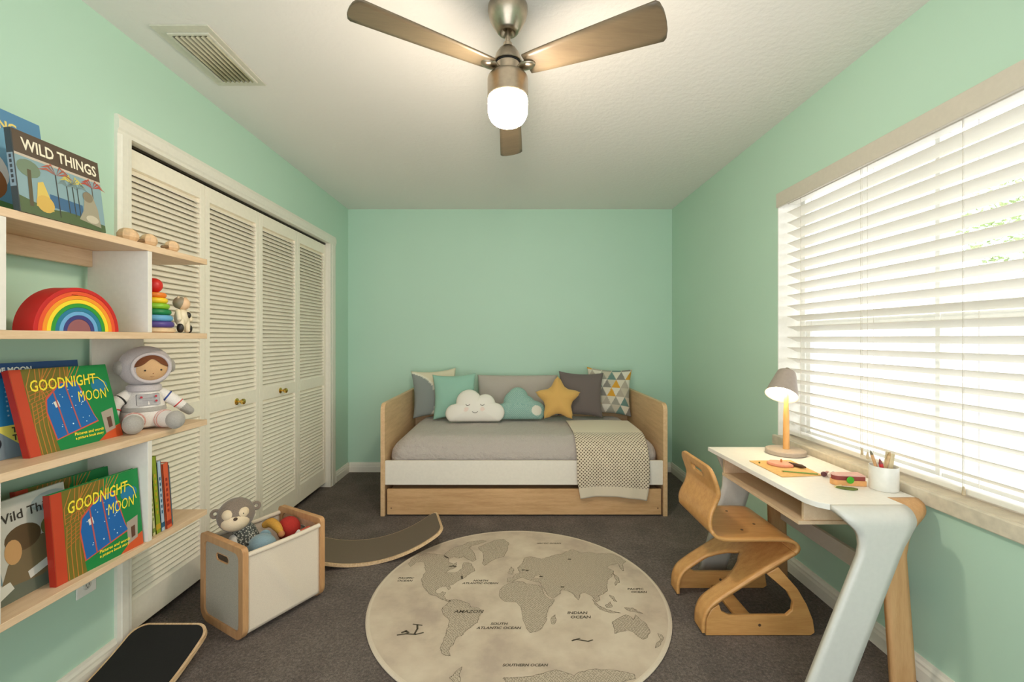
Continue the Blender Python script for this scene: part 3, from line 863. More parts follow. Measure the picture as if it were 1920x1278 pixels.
# ---------------------------------------------------------------- round map rug
RX, RY, RR = .027, 2.136, .699
rug = thing('round_rug', (RX, RY, 0), 'round cream rug printed with a world map lying on the dark carpet', 'rug')
mb = MB(); nn = 120
mb.lathe([(RR-.010, .001), (RR, .002), (RR+.001, .006), (RR-.003, .0095), (RR-.010, .0105), (RR-.016, .0098)], (RX, RY, 0), n=nn, caps=False)
mb.build('rug_border', plain('rug_binding', (214, 198, 178), .9, bump=.4, bscale=500), rug)
def rug_mat():
    m, nt, bs = new_mat('rug_cotton')
    v = tex_coord(nt)
    n = noise_node(nt, v, 3.2, 5, .6)
    nt.links.new(ramp(nt, n, [(.36, (184, 166, 150)), (.48, (202, 184, 164)), (.62, (214, 198, 178))]), bs.inputs['Base Color'])
    bs.inputs['Roughness'].default_value = .95; bs.inputs['Specular IOR Level'].default_value = .1
    add_bump(nt, bs, noise_node(nt, v, 500, 2), .3, .001)
    return m
MB().lathe([(RR-.0155, .001), (RR-.0155, .0095)], (RX, RY, 0), n=nn).build('rug_top', rug_mat(), rug)
pr = MB()
fr_ = lambda u, v, d: (RX+u, RY+v, .0096+d)
def inside(x, y, P):
    c = False; j = len(P)-1
    for i in range(len(P)):
        if (P[i][1] > y) != (P[j][1] > y) and x < (P[j][0]-P[i][0])*(y-P[i][1])/(P[j][1]-P[i][1])+P[i][0]: c = not c
        j = i
    return c
LT, LD = C(196, 180, 160), C(104, 94, 80)
rd = random.Random(11)
def fits(x, y): return math.hypot(x, y) < RR-.02
def jag(P):
    out = []
    for i in range(len(P)):
        a = P[i]; b = P[(i+1) % len(P)]
        L = math.hypot(b[0]-a[0], b[1]-a[1]); k = max(1, int(L/.012))
        for j in range(k):
            t = j/k; s_ = .0035 if j else 0
            out.append((a[0]+(b[0]-a[0])*t+rd.uniform(-s_, s_), a[1]+(b[1]-a[1])*t+rd.uniform(-s_, s_)))
    return out
for P in LAND:
    P = [(x, y) if fits(x, y) else (x*(RR-.021)/math.hypot(x, y), y*(RR-.021)/math.hypot(x, y)) for x, y in P]
    Q = jag(P)
    pr.flat(Q, fr_, .0002, LT)
    for i in range(len(Q)):
        a = Vector(Q[i]); b = Vector(Q[(i+1) % len(Q)]); d = (b-a)
        if d.length < 1e-4: continue
        n_ = Vector((-d.y, d.x)).normalized()*.0008
        i4 = [pr.P(fr_(p.x, p.y, .0006)) for p in (a-n_, b-n_, b+n_, a+n_)]
        pr.F(i4, LD)
    xs = [p[0] for p in P]; ys = [p[1] for p in P]
    st = .0125; y = min(ys); r_ = 0
    while y < max(ys):
        x = min(xs) + (st/2 if r_ % 2 else 0)
        while x < max(xs):
            px, py = x+rd.uniform(-.002, .002), y+rd.uniform(-.0015, .0015)
            if inside(px, py, P) and fits(px, py):
                for sg in (-1, 1):
                    q = [(px, py+.0028), (px+.0012, py+.0038), (px+sg*.0048, py-.0028), (px+sg*.0036, py-.0038)]
                    pr.F([pr.P(fr_(a, b, .0005)) for a, b in q], LD)
            x += st
        y += st*.62; r_ += 1
INK = C(92, 84, 72)
for txt, x, y, s_ in (('NORTH', -.19, .105, .021), ('ATLANTIC OCEAN', -.19, .082, .021), ('SOUTH', -.086, -.235, .022), ('ATLANTIC OCEAN', -.086, -.262, .022),
                     ('INDIAN', .262, -.160, .026), ('OCEAN', .272, -.190, .026), ('PACIFIC', .575, .03, .022), ('OCEAN', .585, .004, .022),
                     ('PACIFIC', -.575, .13, .022), ('OCEAN', -.575, .104, .022), ('AMAZON', -.225, -.152, .030), ('ARCTIC OCEAN', .19, .515, .02), ('SOUTHERN OCEAN', .02, -.475, .019)):
    pr.text(txt, x, y, s_, fr_, .0006, INK, shear=.25, bold=.0006, align='CENTER')
def stroke(pts, w=.0022, col=INK):
    for a, b in zip(pts, pts[1:]):
        a = Vector(a); b = Vector(b); d = (b-a).normalized(); n_ = Vector((-d.y, d.x))*w
        pr.F([pr.P(fr_(p.x, p.y, .0007)) for p in (a-n_-d*w*.5, b-n_+d*w*.5, b+n_+d*w*.5, a+n_-d*w*.5)], col)
# little boat, sea serpent, compass marks
stroke([(-.505,-.300),(-.47,-.292),(-.43,-.296),(-.40,-.285)], .0035)
stroke([(-.435,-.292),(-.43,-.26),(-.436,-.235)], .004); stroke([(-.455,-.230),(-.415,-.238)], .003); stroke([(-.49,-.285),(-.475,-.275),(-.462,-.286)], .005)
stroke([(.215,-.335),(.235,-.326),(.255,-.332),(.28,-.338),(.30,-.330)], .003); stroke([(.22,-.330),(.25,-.320)], .002)
for x, y in ((.29,.33),(.22,.055),(.12,.15),(.05,.21),(.03,.215)): stroke([(x-.006,y),(x+.006,y)], .005)
stroke([(-.37,.25),(-.35,.262),(-.33,.25)], .003); stroke([(-.365,.25),(-.33,.25)], .003); stroke([(-.29,.155),(-.285,.13)], .005)
pr.build('map_print', attr_mat('rug_print', .95, spec=.1), rug, smooth=False, recalc=False)

# ---------------------------------------------------------------- wall shelf
SB, SF = -1.508, -1.291     # back, front
SY0, SY1 = .74, 1.872
SZ = [(1.550, 1.573), (1.238, 1.261), (.875, .898), (.497, .518)]
sh = thing('wall_shelf', (-1.4, 1.3, 0), 'open shelving unit of pale wood boards and white dividers along the left wall', 'shelf')
for a, b in SZ:
    MB().box(SB, SY0, a, SF, SY1, b).build('shelf_board', M_OAKY, sh, bevel=.0012)
def upright(y0, y1, z0, z1):
    MB().box(SB+.001, y0, z0, SF-.001, y1, z1).build('divider', M_SHELFW, sh, bevel=.001)
upright(1.112, 1.130, 1.2612, 1.5498); upright(1.569, 1.587, 1.2612, 1.5498)
upright(1.100, 1.118, .5182, .8748); upright(1.569, 1.587, .5182, .8748)
MB().box(SB+.001, SY0-.02, 0, SF-.001, SY0-.0005, 1.573).build('side_panel', M_SHELFW, sh, bevel=.001)
for y0, y1 in ((1.1305, 1.5685), (SY0, 1.1115)):
    MB().box(SB+.001, y0, 1.492, SB+.020, y1, 1.5497).build('back_rail', M_OAKY, sh, bevel=.001)
MB().box(SB-.0, 1.578, .8985, SB+.008, 1.80, 1.2378).build('back_panel', M_SHELFW, sh, smooth=False)

# ---------------------------------------------------------------- books
def book(name, bl_, br_, h, lean, t, art, label, cover, spine_col, group=None):
    """bl_/br_: bottom corners of the front cover; leans back against the wall; art(mb, fn, w, h) prints the cover"""
    bl_ = Vector(bl_); br_ = Vector(br_)
    u = (br_-bl_).normalized(); w = (br_-bl_).length
    out = Vector((u.y, -u.x, 0))          # towards the room
    v_ = (Vector((0,0,1))*math.cos(lean) - out*math.sin(lean))
    n_ = u.cross(v_).normalized()
    if n_.x < 0: n_ = -n_
    M = frame(bl_, u, -n_, v_)            # x along cover, y into the book, z up the cover
    b = thing(name, tuple(bl_), label, 'book', group)
    cv = MB(M)
    cv.box(0, 0, 0, w, .0025, h, cover); cv.box(0, t-.0025, 0, w, t, h, cover); cv.box(-.0025, 0, 0, 0, t, h, spine_col)
    fn = lambda x, y, d: (x, -.0003-d, y)
    art(cv, fn, w, h)
    sp = lambda x, y, d: (-.0028-d, t-x, y)
    art_sp = getattr(art, 'spine', None)
    if art_sp: art_sp(cv, sp, t, h)
    cv.build('cover', M_PRINT, b, smooth=False, recalc=False)
    MB(M).box(.0005, .003, .003, w-.004, t-.003, h-.003).build('pages', plain('book_pages', (222, 212, 190), .9, bscale=300, vary=.08), b, smooth=False)
    return b
def R_(mb, fn, x0, y0, x1, y1, col, d=0.0): mb.flat([(x0,y0),(x1,y0),(x1,y1),(x0,y1)], fn, d, col)
def disc(cx_, cy_, r, n=24, ry=None): return [(cx_+r*math.cos(2*PI*k/n), cy_+(ry or r)*math.sin(2*PI*k/n)) for k in range(n)]
def line(mb, fn, pts, w, col, d):
    for a, b in zip(pts, pts[1:]):
        a = Vector(a); b = Vector(b); dd = (b-a).normalized(); n_ = Vector((-dd.y, dd.x))*w/2
        mb.flat([tuple(a-n_), tuple(b-n_), tuple(b+n_), tuple(a+n_)], fn, d, col)
def art_green(mb, fn, w, h):
    G, Bl, Rd, Ye, Oc = C(12,128,62), C(22,98,168), C(204,84,60), C(250,226,60), C(112,104,34)
    R_(mb, fn, 0, 0, w, h, G)
    R_(mb, fn, .0, 0, .030, h, C(190,64,34), .0001)
    # striped ochre area at the left
    ar = [(.030,0),(.085,0),(.075,.3*h),(.08,.6*h),(.56*w,.93*h),(.56*w,h),(.030,h)]
    mb.flat(ar, fn, .0002, Oc)
    for k in range(13):
        x = .034+k*.0125
        if k < 4: line(mb, fn, [(x,0),(x-.002,.32*h),(x+.004,.6*h)], .0022, C(196,120,50), .0004)
        line(mb, fn, [(x,.62*h),(x+.018*math.sin(k),.8*h),(x+.022,h-.001)], .0024, C(196,120,50), .0004)
        if k < 9: line(mb, fn, [(.034, .36*h+k*.012), (.034+.05+k*.004, .46*h+k*.012)], .0020, C(188,110,46), .0004)
    # plain blue panels with a red outline
    bp = [(.085,.14*h),(.195*1.15,.27*h),(.215,.36*h),(.185,.80*h),(.135,.80*h),(.082,.62*h),(.075,.48*h)]
    mb.flat([(x+(.004 if x > .15 else -.004), y+(.004 if y > .5*h else -.004)) for x, y in bp], fn, .0005, Rd)
    mb.flat(bp, fn, .0006, Bl)
    for a, b in (((.105,.72*h),(.118,.17*h)), ((.145,.80*h),(.162,.22*h))):
        line(mb, fn, [a, b], .0045, C(178,84,84), .0010)
    mb.flat([(.098,.58*h),(.112,.60*h),(.116,.53*h),(.102,.51*h)], fn, .0008, C(222,218,206))
    rs = random.Random(4)
    for k in range(22):
        x, y = rs.uniform(.09,.20), rs.uniform(.24*h,.76*h); r = rs.uniform(.0012,.0026)
        mb.flat(disc(x, y, r, 6), fn, .0009, C(210,232,240))
    # grey block and orange corner
    mb.flat([(.70*w,0),(w,0),(w,.17*h),(.86*w,.12*h)], fn, .0003, C(206,84,40))
    mb.flat([(.80*w,.08*h),(.93*w,.12*h),(.95*w,.40*h),(.80*w,.36*h)], fn, .0006, C(168,154,140))
    mb.flat([(.85*w,.14*h),(.90*w,.155*h),(.905*w,.29*h),(.85*w,.28*h)], fn, .0008, C(96,62,48))
    mb.flat(disc(.86*w, .72*h, .030, 24, .022), fn, .0003, C(30,120,160))
    line(mb, fn, [(.74*w,.83*h),(.86*w,.83*h),(.92*w,.76*h),(.95*w,.62*h)], .003, Ye, .0010)
    mb.text('GOODNIGHT', .040, .73*h, .190*h, fn, .0013, Ye, shear=.22, bold=.0006, rot=.03, fit=.70*w)
    mb.text('MOON', .575*w, .54*h, .190*h, fn, .0013, Ye, shear=.22, bold=.0, rot=.02, fit=.34*w)
    mb.text('Pictures and words', .45*w, .135*h, .050*h, fn, .0012, Ye, shear=.2, bold=.0003)
    mb.text('a picture book story', .45*w, .085*h, .045*h, fn, .0012, Ye, shear=.2, bold=.0003)
def sp_green(mb, sp, t, h): R_(mb, sp, 0, 0, t, h, C(176,44,28), .0001)
art_green.spine = sp_green
def palm(mb, fn, x, y0, y1, col, leaf, s_):
    line(mb, fn, [(x,y0),(x-.002,y1)], .0028, col, .0006)
    for k in range(7):
        a = math.radians(10+27*k); tip = (x+s_*math.cos(a), y1+s_*.35*math.sin(a)-.004*abs(math.cos(a)))
        mid = (x+s_*.5*math.cos(a), y1+s_*.45*math.sin(a)+.004)
        mb.flat([(x,y1-.002), (mid[0], mid[1]-.003), tip, (mid[0], mid[1]+.004)], fn, .0009, leaf)
def art_wild(mb, fn, w, h):
    R_(mb, fn, 0, 0, w, h, C(132,160,166))
    R_(mb, fn, 0, .72*h, w, h, C(82,66,50), .0002)
    R_(mb, fn, 0, .69*h, w, .72*h, C(196,182,164), .0002)
    mb.text('WILD THINGS', .020, .785*h, .20*h, fn, .0010, C(236,228,204), bold=.0010, fit=.88*w)
    mb.flat([(0,0),(w,0),(w,.10*h),(.6*w,.16*h),(.3*w,.12*h),(0,.20*h)], fn, .0003, C(78,96,60))
    mb.flat([(.33*w,.16*h),(.72*w,.14*h),(.72*w,.30*h),(.33*w,.32*h)], fn, .0004, C(58,98,134))
    mb.flat(disc(.13*w,.56*h,.030,14,.024), fn, .0005, C(110,128,104))
    mb.flat([(.10*w,.1*h),(.14*w,.1*h),(.15*w,.55*h),(.11*w,.55*h)], fn, .0006, C(86,76,52))
    mb.flat([(.17*w,.12*h),(.36*w,.10*h),(.33*w,.25*h),(.27*w,.45*h),(.21*w,.42*h)], fn, .0005, C(214,186,92))
    mb.flat(disc(.27*w,.17*h,.024,16), fn, .0007, C(208,170,84))
    palm(mb, fn, .43*w, .05*h, .60*h, C(56,54,50), C(170,92,72), .052)
    palm(mb, fn, .62*w, .12*h, .56*h, C(60,66,60), C(206,190,90), .040)
    palm(mb, fn, .68*w, .12*h, .52*h, C(60,66,60), C(120,140,140), .032)
    palm(mb, fn, .55*w, .14*h, .50*h, C(60,66,60), C(120,140,140), .030)
    palm(mb, fn, .88*w, .04*h, .60*h, C(92,84,74), C(176,74,58), .044)
    mb.flat([(.66*w,.10*h),(.94*w,.05*h),(.92*w,.30*h),(.86*w,.50*h),(.76*w,.48*h),(.73*w,.25*h)], fn, .0007, C(158,150,128))
    mb.flat(disc(.80*w,.44*h,.016), fn, .0010, C(132,120,98))
    mb.flat(disc(.83*w,.14*h,.020,16,.012), fn, .0010, C(196,186,164))
def sp_wild(mb, sp, t, h):
    R_(mb, sp, 0, 0, t, h, C(64,68,70), .0001); R_(mb, sp, 0, .30*h, t, .70*h, C(140,156,168), .0003)
    for k in range(6): R_(mb, sp, .3*t, .34*h+k*.06*h, .7*t, .38*h+k*.06*h, C(60,62,66), .0005)
art_wild.spine = sp_wild
def art_white(mb, fn, w, h):
    R_(mb, fn, 0, 0, w, h, C(208,206,198))
    mb.flat([(0,0),(w,0),(w,.20*h),(.5*w,.14*h),(0,.16*h)], fn, .0002, C(104,110,96))
    mb.flat(disc(.78*w,.86*h,.055,16,.028), fn, .0002, C(170,182,184))
    mb.flat([(.05*w,.16*h),(.55*w,.12*h),(.92*w,.2*h),(.95*w,.44*h),(.62*w,.54*h),(.34*w,.50*h),(.16*w,.36*h)], fn, .0004, C(124,108,80))
    mb.flat(disc(.38*w,.58*h,.048,20,.036), fn, .0005, C(98,78,54))
    mb.flat(disc(.24*w,.47*h,.022,16,.034), fn, .0006, C(206,160,108))
    mb.flat([(0,.05*h),(.2*w,.12*h),(.16*w,.20*h),(0,.18*h)], fn, .0007, C(222,220,212))
    mb.flat([(.40*w,.14*h),(.86*w,.24*h),(.84*w,.32*h),(.38*w,.22*h)], fn, .0007, C(222,220,212))
    mb.flat([(0,.2*h),(.08*w,.2*h),(.06*w,.55*h),(0,.5*h)], fn, .0003, C(120,146,156))
    mb.flat([(.86*w,.16*h),(w,.18*h),(w,.76*h),(.88*w,.62*h)], fn, .0006, C(48,44,36))
    mb.flat(disc(.74*w,.60*h,.028,14), fn, .0006, C(126,122,70))
    mb.text('Wild Things', .014, .77*h, .135*h, fn, .0010, C(62,58,52), bold=.0004, rot=.03, fit=.86*w)
def art_blueback(mb, fn, w, h):
    R_(mb, fn, 0, 0, w, h, C(38,112,160)); R_(mb, fn, 0, .84*h, w, h, C(34,70,124), .0002); R_(mb, fn, 0, 0, w, .34*h, C(222,206,96), .0002)
    mb.flat([(0,0),(.55*w,0),(.30*w,.30*h),(0,.32*h)], fn, .0004, C(120,132,142))
    mb.flat(disc(.27*w,.17*h,.018), fn, .0006, C(28,30,40))
    mb.text('OF MOON', .33*w, .90*h, .075*h, fn, .0008, C(236,236,230), bold=.0008)
    mb.text('TO', .40*w, .26*h, .08*h, fn, .0008, C(70,70,50), bold=.0008); mb.text('THE', .40*w, .18*h, .08*h, fn, .0008, C(70,70,50), bold=.0008)
    for k in range(8): mb.text('*', .38*w, .42*h+k*.05*h, .05*h, fn, .0008, C(220,230,236))
def art_sky(mb, fn, w, h):
    R_(mb, fn, 0, 0, w, h, C(104,156,182)); R_(mb, fn, 0, .82*h, w, h, C(84,134,170), .0002)
    mb.flat(disc(.42*w,.40*h,.085,24,.075), fn, .0004, C(216,214,206))
    mb.flat(disc(.44*w,.30*h,.070,24,.060), fn, .0005, C(150,98,58)); mb.flat(disc(.45*w,.24*h,.034), fn, .0006, C(206,158,112))
    mb.flat([(0,0),(w,0),(w,.10*h),(.5*w,.15*h),(0,.10*h)], fn, .0007, C(92,132,78)); mb.flat(disc(.60*w,.04*h,.020,14,.012), fn, .0009, C(130,40,44))
    mb.text('S FINDING', .32*w, .815*h, .115*h, fn, .0009, C(232,208,118), bold=.0014, sx=.9); mb.text('E', .42*w, .64*h, .15*h, fn, .0009, C(232,208,118), bold=.0014)
z1, z2, z3, z4 = 1.5733, 1.2613, .8983, .5183
book('picture_book', (-1.288, 1.160, z1), (-1.288, 1.402, z1), .222, math.radians(7), .016, art_wild, 'picture book with brown title band and palm trees on the top shelf', C(82,66,50), C(64,68,70))
book('picture_book', (-1.395, 1.02, z1), (-1.395, 1.345, z1), .315, math.radians(8), .014, art_sky, 'tall sky blue picture book behind the palm tree book on the top shelf', C(84,134,170), C(60,90,130))
book('picture_book', (-1.374, 1.262, z3), (-1.378, 1.566, z3), .258, math.radians(14), .018, art_green, 'green picture book with yellow title leaning beside the astronaut doll', C(12,128,62), C(176,44,28))
book('picture_book', (-1.432, 1.13, z3), (-1.432, 1.49, z3), .272, math.radians(7), .014, art_blueback, 'blue and yellow picture book behind the green one on the middle shelf', C(34,70,124), C(30,60,110))
book('picture_book', (-1.322, 1.285, z4), (-1.302, 1.561, z4), .266, math.radians(5), .020, art_green, 'green picture book with yellow title on the lowest shelf, in front', C(12,128,62), C(176,44,28))
book('picture_book', (-1.432, 1.300, z4), (-1.400, 1.562, z4), .272, math.radians(7), .016, art_green, 'green picture book mostly hidden behind the front one on the lowest shelf', C(12,128,62), C(176,44,28))
book('picture_book', (-1.368, 1.178, z4), (-1.372, 1.388, z4), .275, math.radians(7.5), .012, art_white, 'white picture book with dark title and brown shape on the lowest shelf', C(208,206,198), C(160,160,150))
def upright_book(y, h, t, dx, col, top, label, lean):
    M = Matrix.Translation((SF-.02-dx, y, z4)) @ Matrix.Rotation(math.radians(lean), 4, 'X')
    b = thing('story_book', (SF-.02-dx, y, z4), label, 'book', 'story books upright on the lowest shelf')
    mb = MB(M)
    for q in ((-.16, 0, 0, 0, .002, h), (-.16, t-.002, 0, 0, t, h), (-.002, .0, 0, .0, t, h)): mb.box(*q, col)
    mb.box(-.0005, .0005, h*.05, .0004, t-.0005, h*.12, top); 
    for k in range(7): mb.box(-.0005, t*.35, h*(.25+.08*k), .0005, t*.65, h*(.295+.08*k), top)
    mb.build('cover', M_PRINT, b, smooth=False)
    MB(M).box(-.155, .0023, .002, -.0025, t-.0023, h-.003).build('pages', MATS['book_pages'], b, smooth=False)
upright_book(1.614, .225, .014, .0, C(206,204,150), C(120,140,60), 'thin pale yellow story book right beside the white divider', 5)
upright_book(1.630, .290, .022, .0, C(140,158,36), C(196,160,40), 'tall lime green story book among the upright books', 5)
upright_book(1.654, .266, .018, .0, C(176,196,212), C(30,90,120), 'pale blue story book between the green and the orange ones', 5)
upright_book(1.674, .252, .027, -.004, C(214,92,54), C(150,40,30), 'orange red story book among the upright books', 5)
upright_book(1.704, .236, .014, .006, C(112,140,160), C(60,150,150), 'grey blue story book, thinnest and outermost of the upright row', 5)

# ---------------------------------------------------------------- toys on the shelf
rb = thing('rainbow_stacker', (-1.325, 1.331, z2), 'wooden rainbow arch stacker with a solid mauve centre on the second shelf', 'toy')
cols = [C(198,34,34), C(232,84,44), C(244,150,40), C(246,214,50), C(52,150,54), C(40,120,150), C(110,168,212), C(62,62,124)]
Ro = .130; st = .0118
for k, c_ in enumerate(cols):
    ro, ri = Ro-k*st, Ro-(k+1)*st+.0006
    outer = arc(1.331, z2, ro, 0, 180, 40); inner = arc(1.331, z2, ri, 180, 0, 40)
    MB().prism(outer+inner, lambda u, v, d: (d, u, v), -1.300-.058, -1.300-k*.0003, col=c_).build('arch', M_PAINTED, rb, bevel=.0015, angle=50)
MB().prism(arc(1.331, z2, Ro-8*st, 0, 180, 30), lambda u, v, d: (d, u, v), -1.358, -1.3025, col=C(150,92,96)).build('solid_core', M_PAINTED, rb, bevel=.0015)
sr = thing('ring_stacker', (-1.368, 1.69, z2), 'rainbow coloured ring stacking tower with a red ball on top', 'toy')
S0 = (-1.368, 1.69, z2)
MB().lathe([(.058,0),(.066,.004),(.066,.014),(.060,.019),(.01,.0195)], S0, n=36).build('base', plain('natural_maple', (226,196,156), .5, vary=.04), sr)
zc = .0195
for r, h, c_ in ((.062,.024,C(84,66,140)), (.058,.024,C(104,168,208)), (.053,.0225,C(28,128,70)), (.048,.022,C(140,194,48)), (.042,.0215,C(248,208,40)), (.038,.020,C(240,130,40))):
    MB().lathe([(.006,zc),(r-h*.42,zc)]+[(r-h*.45+h*.45*math.sin(t), zc+h/2-h/2*math.cos(t)) for t in (PI*k/8 for k in range(1,8))]+[(r-h*.42,zc+h-.0002),(.006,zc+h-.0002)], S0, n=36, col=c_).build('ring', M_PAINTED, sr)
    zc += h
MB().ell((S0[0], S0[1], z2+zc+.027), .027, .027, .028, col=C(214,40,34)).build('ball', M_PAINTED, sr)
cw = thing('wooden_figure', (-1.335, 1.785, z2), 'small wooden animal figure with black spots beside the ring stacking tower', 'toy')
W0 = Vector((-1.335, 1.785, z2))
mwh = C(226,210,180); mbk = C(40,32,28)
b = MB(); b.ell(W0+Vector((0,0,.062)), .024, .026, .036, col=mwh); b.limb([W0+Vector((.008,-.013,.05)), W0+Vector((.010,-.018,.013))], [.013,.012], col=mwh); b.limb([W0+Vector((.008,.013,.05)), W0+Vector((.010,.020,.013))], [.013,.012], col=mwh)
b.build('body', M_PAINTED, cw)
for dy, dz_ in ((-.022,.020),(.024,.018)):
    MB().ell(W0+Vector((.012,dy,dz_)), .0125, .0115, .019, col=mbk).build('spot', M_PAINTED, cw)
MB().ell(W0+Vector((.016,.012,.072)), .012, .012, .014, col=mbk).build('spot', M_PAINTED, cw)
for sg in (-1, 1): MB().limb([W0+Vector((.004,sg*.024,.085)), W0+Vector((.014,sg*.031,.055))], [.010,.009], col=mwh).build('arm', M_PAINTED, cw)
MB().ell(W0+Vector((.004,.004,.118)), .023, .025, .025, col=C(230,190,150)).build('head', M_PAINTED, cw)
MB().ell(W0+Vector((-.003,-.005,.121)), .024, .0235, .0245, col=C(140,128,106)).build('cap', M_PAINTED, cw)
for dy, sz in ((.022, 1), (-.016, .8)): MB().ell(W0+Vector((0,dy,.140)), .006*sz, .007*sz, .008, col=C(206,184,150)).build('ear', M_PAINTED, cw)
MN = plain('pale_beech_toy', (222, 184, 142), .55, vary=.05)
def pebble(name, y, x, rx, ry, rz, label, stub=None):
    t = thing(name, (x, y, z1), label, 'toy', 'wooden toy pieces on the top shelf')
    mb = MB(); mb.ell((x, y, z1+rz*.95), rx, ry, rz, n=10, m=7); mb.build('rounded_block', MN, t, smooth=False, bevel=.003, seg=3)
    if stub:
        MB().limb([(x, y-ry*.7, z1+rz*.8), (x, y-ry-.022, z1+rz*.55)], [.006,.006]).build('peg', plain('toy_dark_wood', (120,92,60), .6), t)
pebble('wooden_pebble', 1.548, -1.345, .030, .034, .027, 'largest of the pale wooden toy pieces, next to the palm tree book')
pebble('wooden_pebble', 1.625, -1.335, .026, .027, .026, 'middle of the three pale wooden toy pieces on the top shelf', True)
pebble('wooden_pebble', 1.722, -1.325, .024, .025, .024, 'smallest pale wooden toy piece nearest the end of the top shelf', True)

# astronaut doll ------------------------------------------------------
D0 = Vector((-1.415, 1.700, z3))
fw = Vector((.80, -.60, 0)); rt = Vector((.60, .80, 0)); upv = Vector((0,0,1))
MD = frame(D0, rt, fw, upv)      # x = doll's image-right, y = forward, z = up
M_SUIT = plain('white_plush', (226, 218, 210), .95, bump=.4, bscale=300, vary=.03, sheen=.3)
M_LG = plain('grey_plush', (164, 158, 150), .95, bump=.4, bscale=300, vary=.04, sheen=.3)
M_HELM = plain('lilac_grey_plush', (192, 182, 182), .9, bump=.3, bscale=300, vary=.03, sheen=.3)
M_SKIN = plain('doll_skin_cotton', (206, 164, 118), .9, bump=.2, bscale=400, vary=.02)
M_HAIR = plain('brown_felt_hair', (112, 62, 32), .9, bump=.4, bscale=300)
M_RED = plain('red_ribbon', (196, 66, 62), .8); M_BLUE = plain('blue_ribbon', (56, 76, 140), .8); M_BLK = plain('black_thread', (30, 26, 24), .6)
M_SILV = plain('silver_patch', (158, 154, 154), .5, .3)
dl = thing('astronaut_doll', tuple(D0), 'plush astronaut doll in a white suit sitting on the middle shelf', 'doll')
body = MB(MD); body.lathe([(.045,.004),(.064,.012),(.071,.035),(.069,.060),(.061,.095),(.052,.125),(.044,.145),(.036,.152)], (0,0,0), n=32).build('body', M_SUIT, dl)
MB(MD).lathe([(.0675,.066),(.0695,.069),(.0675,.080),(.0645,.083)], (0,0,0), n=32, caps=False).build('belt', M_LG, dl)
MB(MD).lathe([(.050,.140),(.054,.144),(.054,.160),(.048,.166)], (0,0,0), n=32).build('collar', M_HELM, dl)
mb = MB(MD); mb.prism(rrect(-.035,.090,.035,.132,.004), lambda u, v, d: (u, .0625+.004-(v-.09)*.28-abs(u)**2*6+d, v), -.008, .003); pa = mb.build('chest_panel', M_SILV, dl, bevel=.001)
mb = MB(MD)
cpf = lambda u, v, d: (u, .0703-(v-.09)*.28-abs(u)**2*6+d, v)
for x, z, r in ((-.022,.122,.004),(.022,.123,.0042),(.022,.106,.0042)): mb.flat(disc(x, z, r, 12), cpf, .0008, C(180,60,70))
for z in (.108,.117): mb.flat([(-.020,z),(.010,z),(.010,z+.0012),(-.020,z+.0012)], cpf, .0008, C(120,110,120))
mb.build('buttons', M_CLOTH, pa, smooth=False, recalc=False)
HC = Vector((.005, .01, .234))
MB(MD).ell(HC+Vector((0,-.012,0)), .083, .070, .078, n=36, m=22).build('helmet', M_HELM, dl)
MB(MD).torus(HC+Vector((.004,.044,-.004)), .057, .0065, (0,1,0), 44, 10, None, .053, (1,0,0)).build('helmet_rim', M_HELM, dl)
hd = MB(MD).ell(HC+Vector((.004,.030,-.004)), .0550, .034, .0510, n=32, m=20).build('head', M_SKIN, dl)
hm = MB(MD)
def facey(x, z, k=1.0):
    q = 1-((x)/.0550)**2-((z)/.0510)**2
    return .034*math.sqrt(max(q, 0))
g = []
for i in range(33):
    t = -1+2*i/32; x = t*.0540
    zt = .0505*math.sqrt(max(0, 1-(x/.0550)**2))
    zb = min(zt, .012+.022*math.exp(-(x/.022)**2)-.010*abs(t)**2)
    row = []
    for j in range(9):
        z = zb+(zt-zb)*j/8
        row.append(hm.P(HC+Vector((.004+x, .030+facey(x, z)+.0022, -.004+z))))
    g.append(row)
for A, B in zip(g, g[1:]):
    for j in range(8): hm.F((A[j], B[j], B[j+1], A[j+1]))
hm.build('hair', M_HAIR, hd, recalc=False, solid=.002, offset=1)
for x in (-.023, .026):
    MB(MD).ell(HC+Vector((.004+x, .031+facey(x,-.008), -.012)), .0032, .002, .0034, n=10, m=8).build('eye', M_BLK, hd)
mb = MB(MD); mb.ell(HC+Vector((.006, .031+facey(.002,-.020), -.024)), .002, .002, .002, n=8, m=6); mb.build('nose', plain('skin_seam', (176,120,84), .9), hd)
mb = MB(MD); mb.tube([HC+Vector((.004+x, .031+facey(x,-.034), -.034-.003*math.cos(x*220))) for x in (-.007,-.003,.001,.005,.009)], .0008, 6); mb.build('mouth', plain('skin_seam', (176,120,84), .9), hd)
for sg in (-1, 1):
    MB(MD).lathe([(.024,0),(.026,.006),(.022,.014),(.014,.018),(.001,.019)], HC+Vector((sg*.074,-.010,-.002)), (sg,.15,0), 24).build('ear_cover', M_LG, dl)
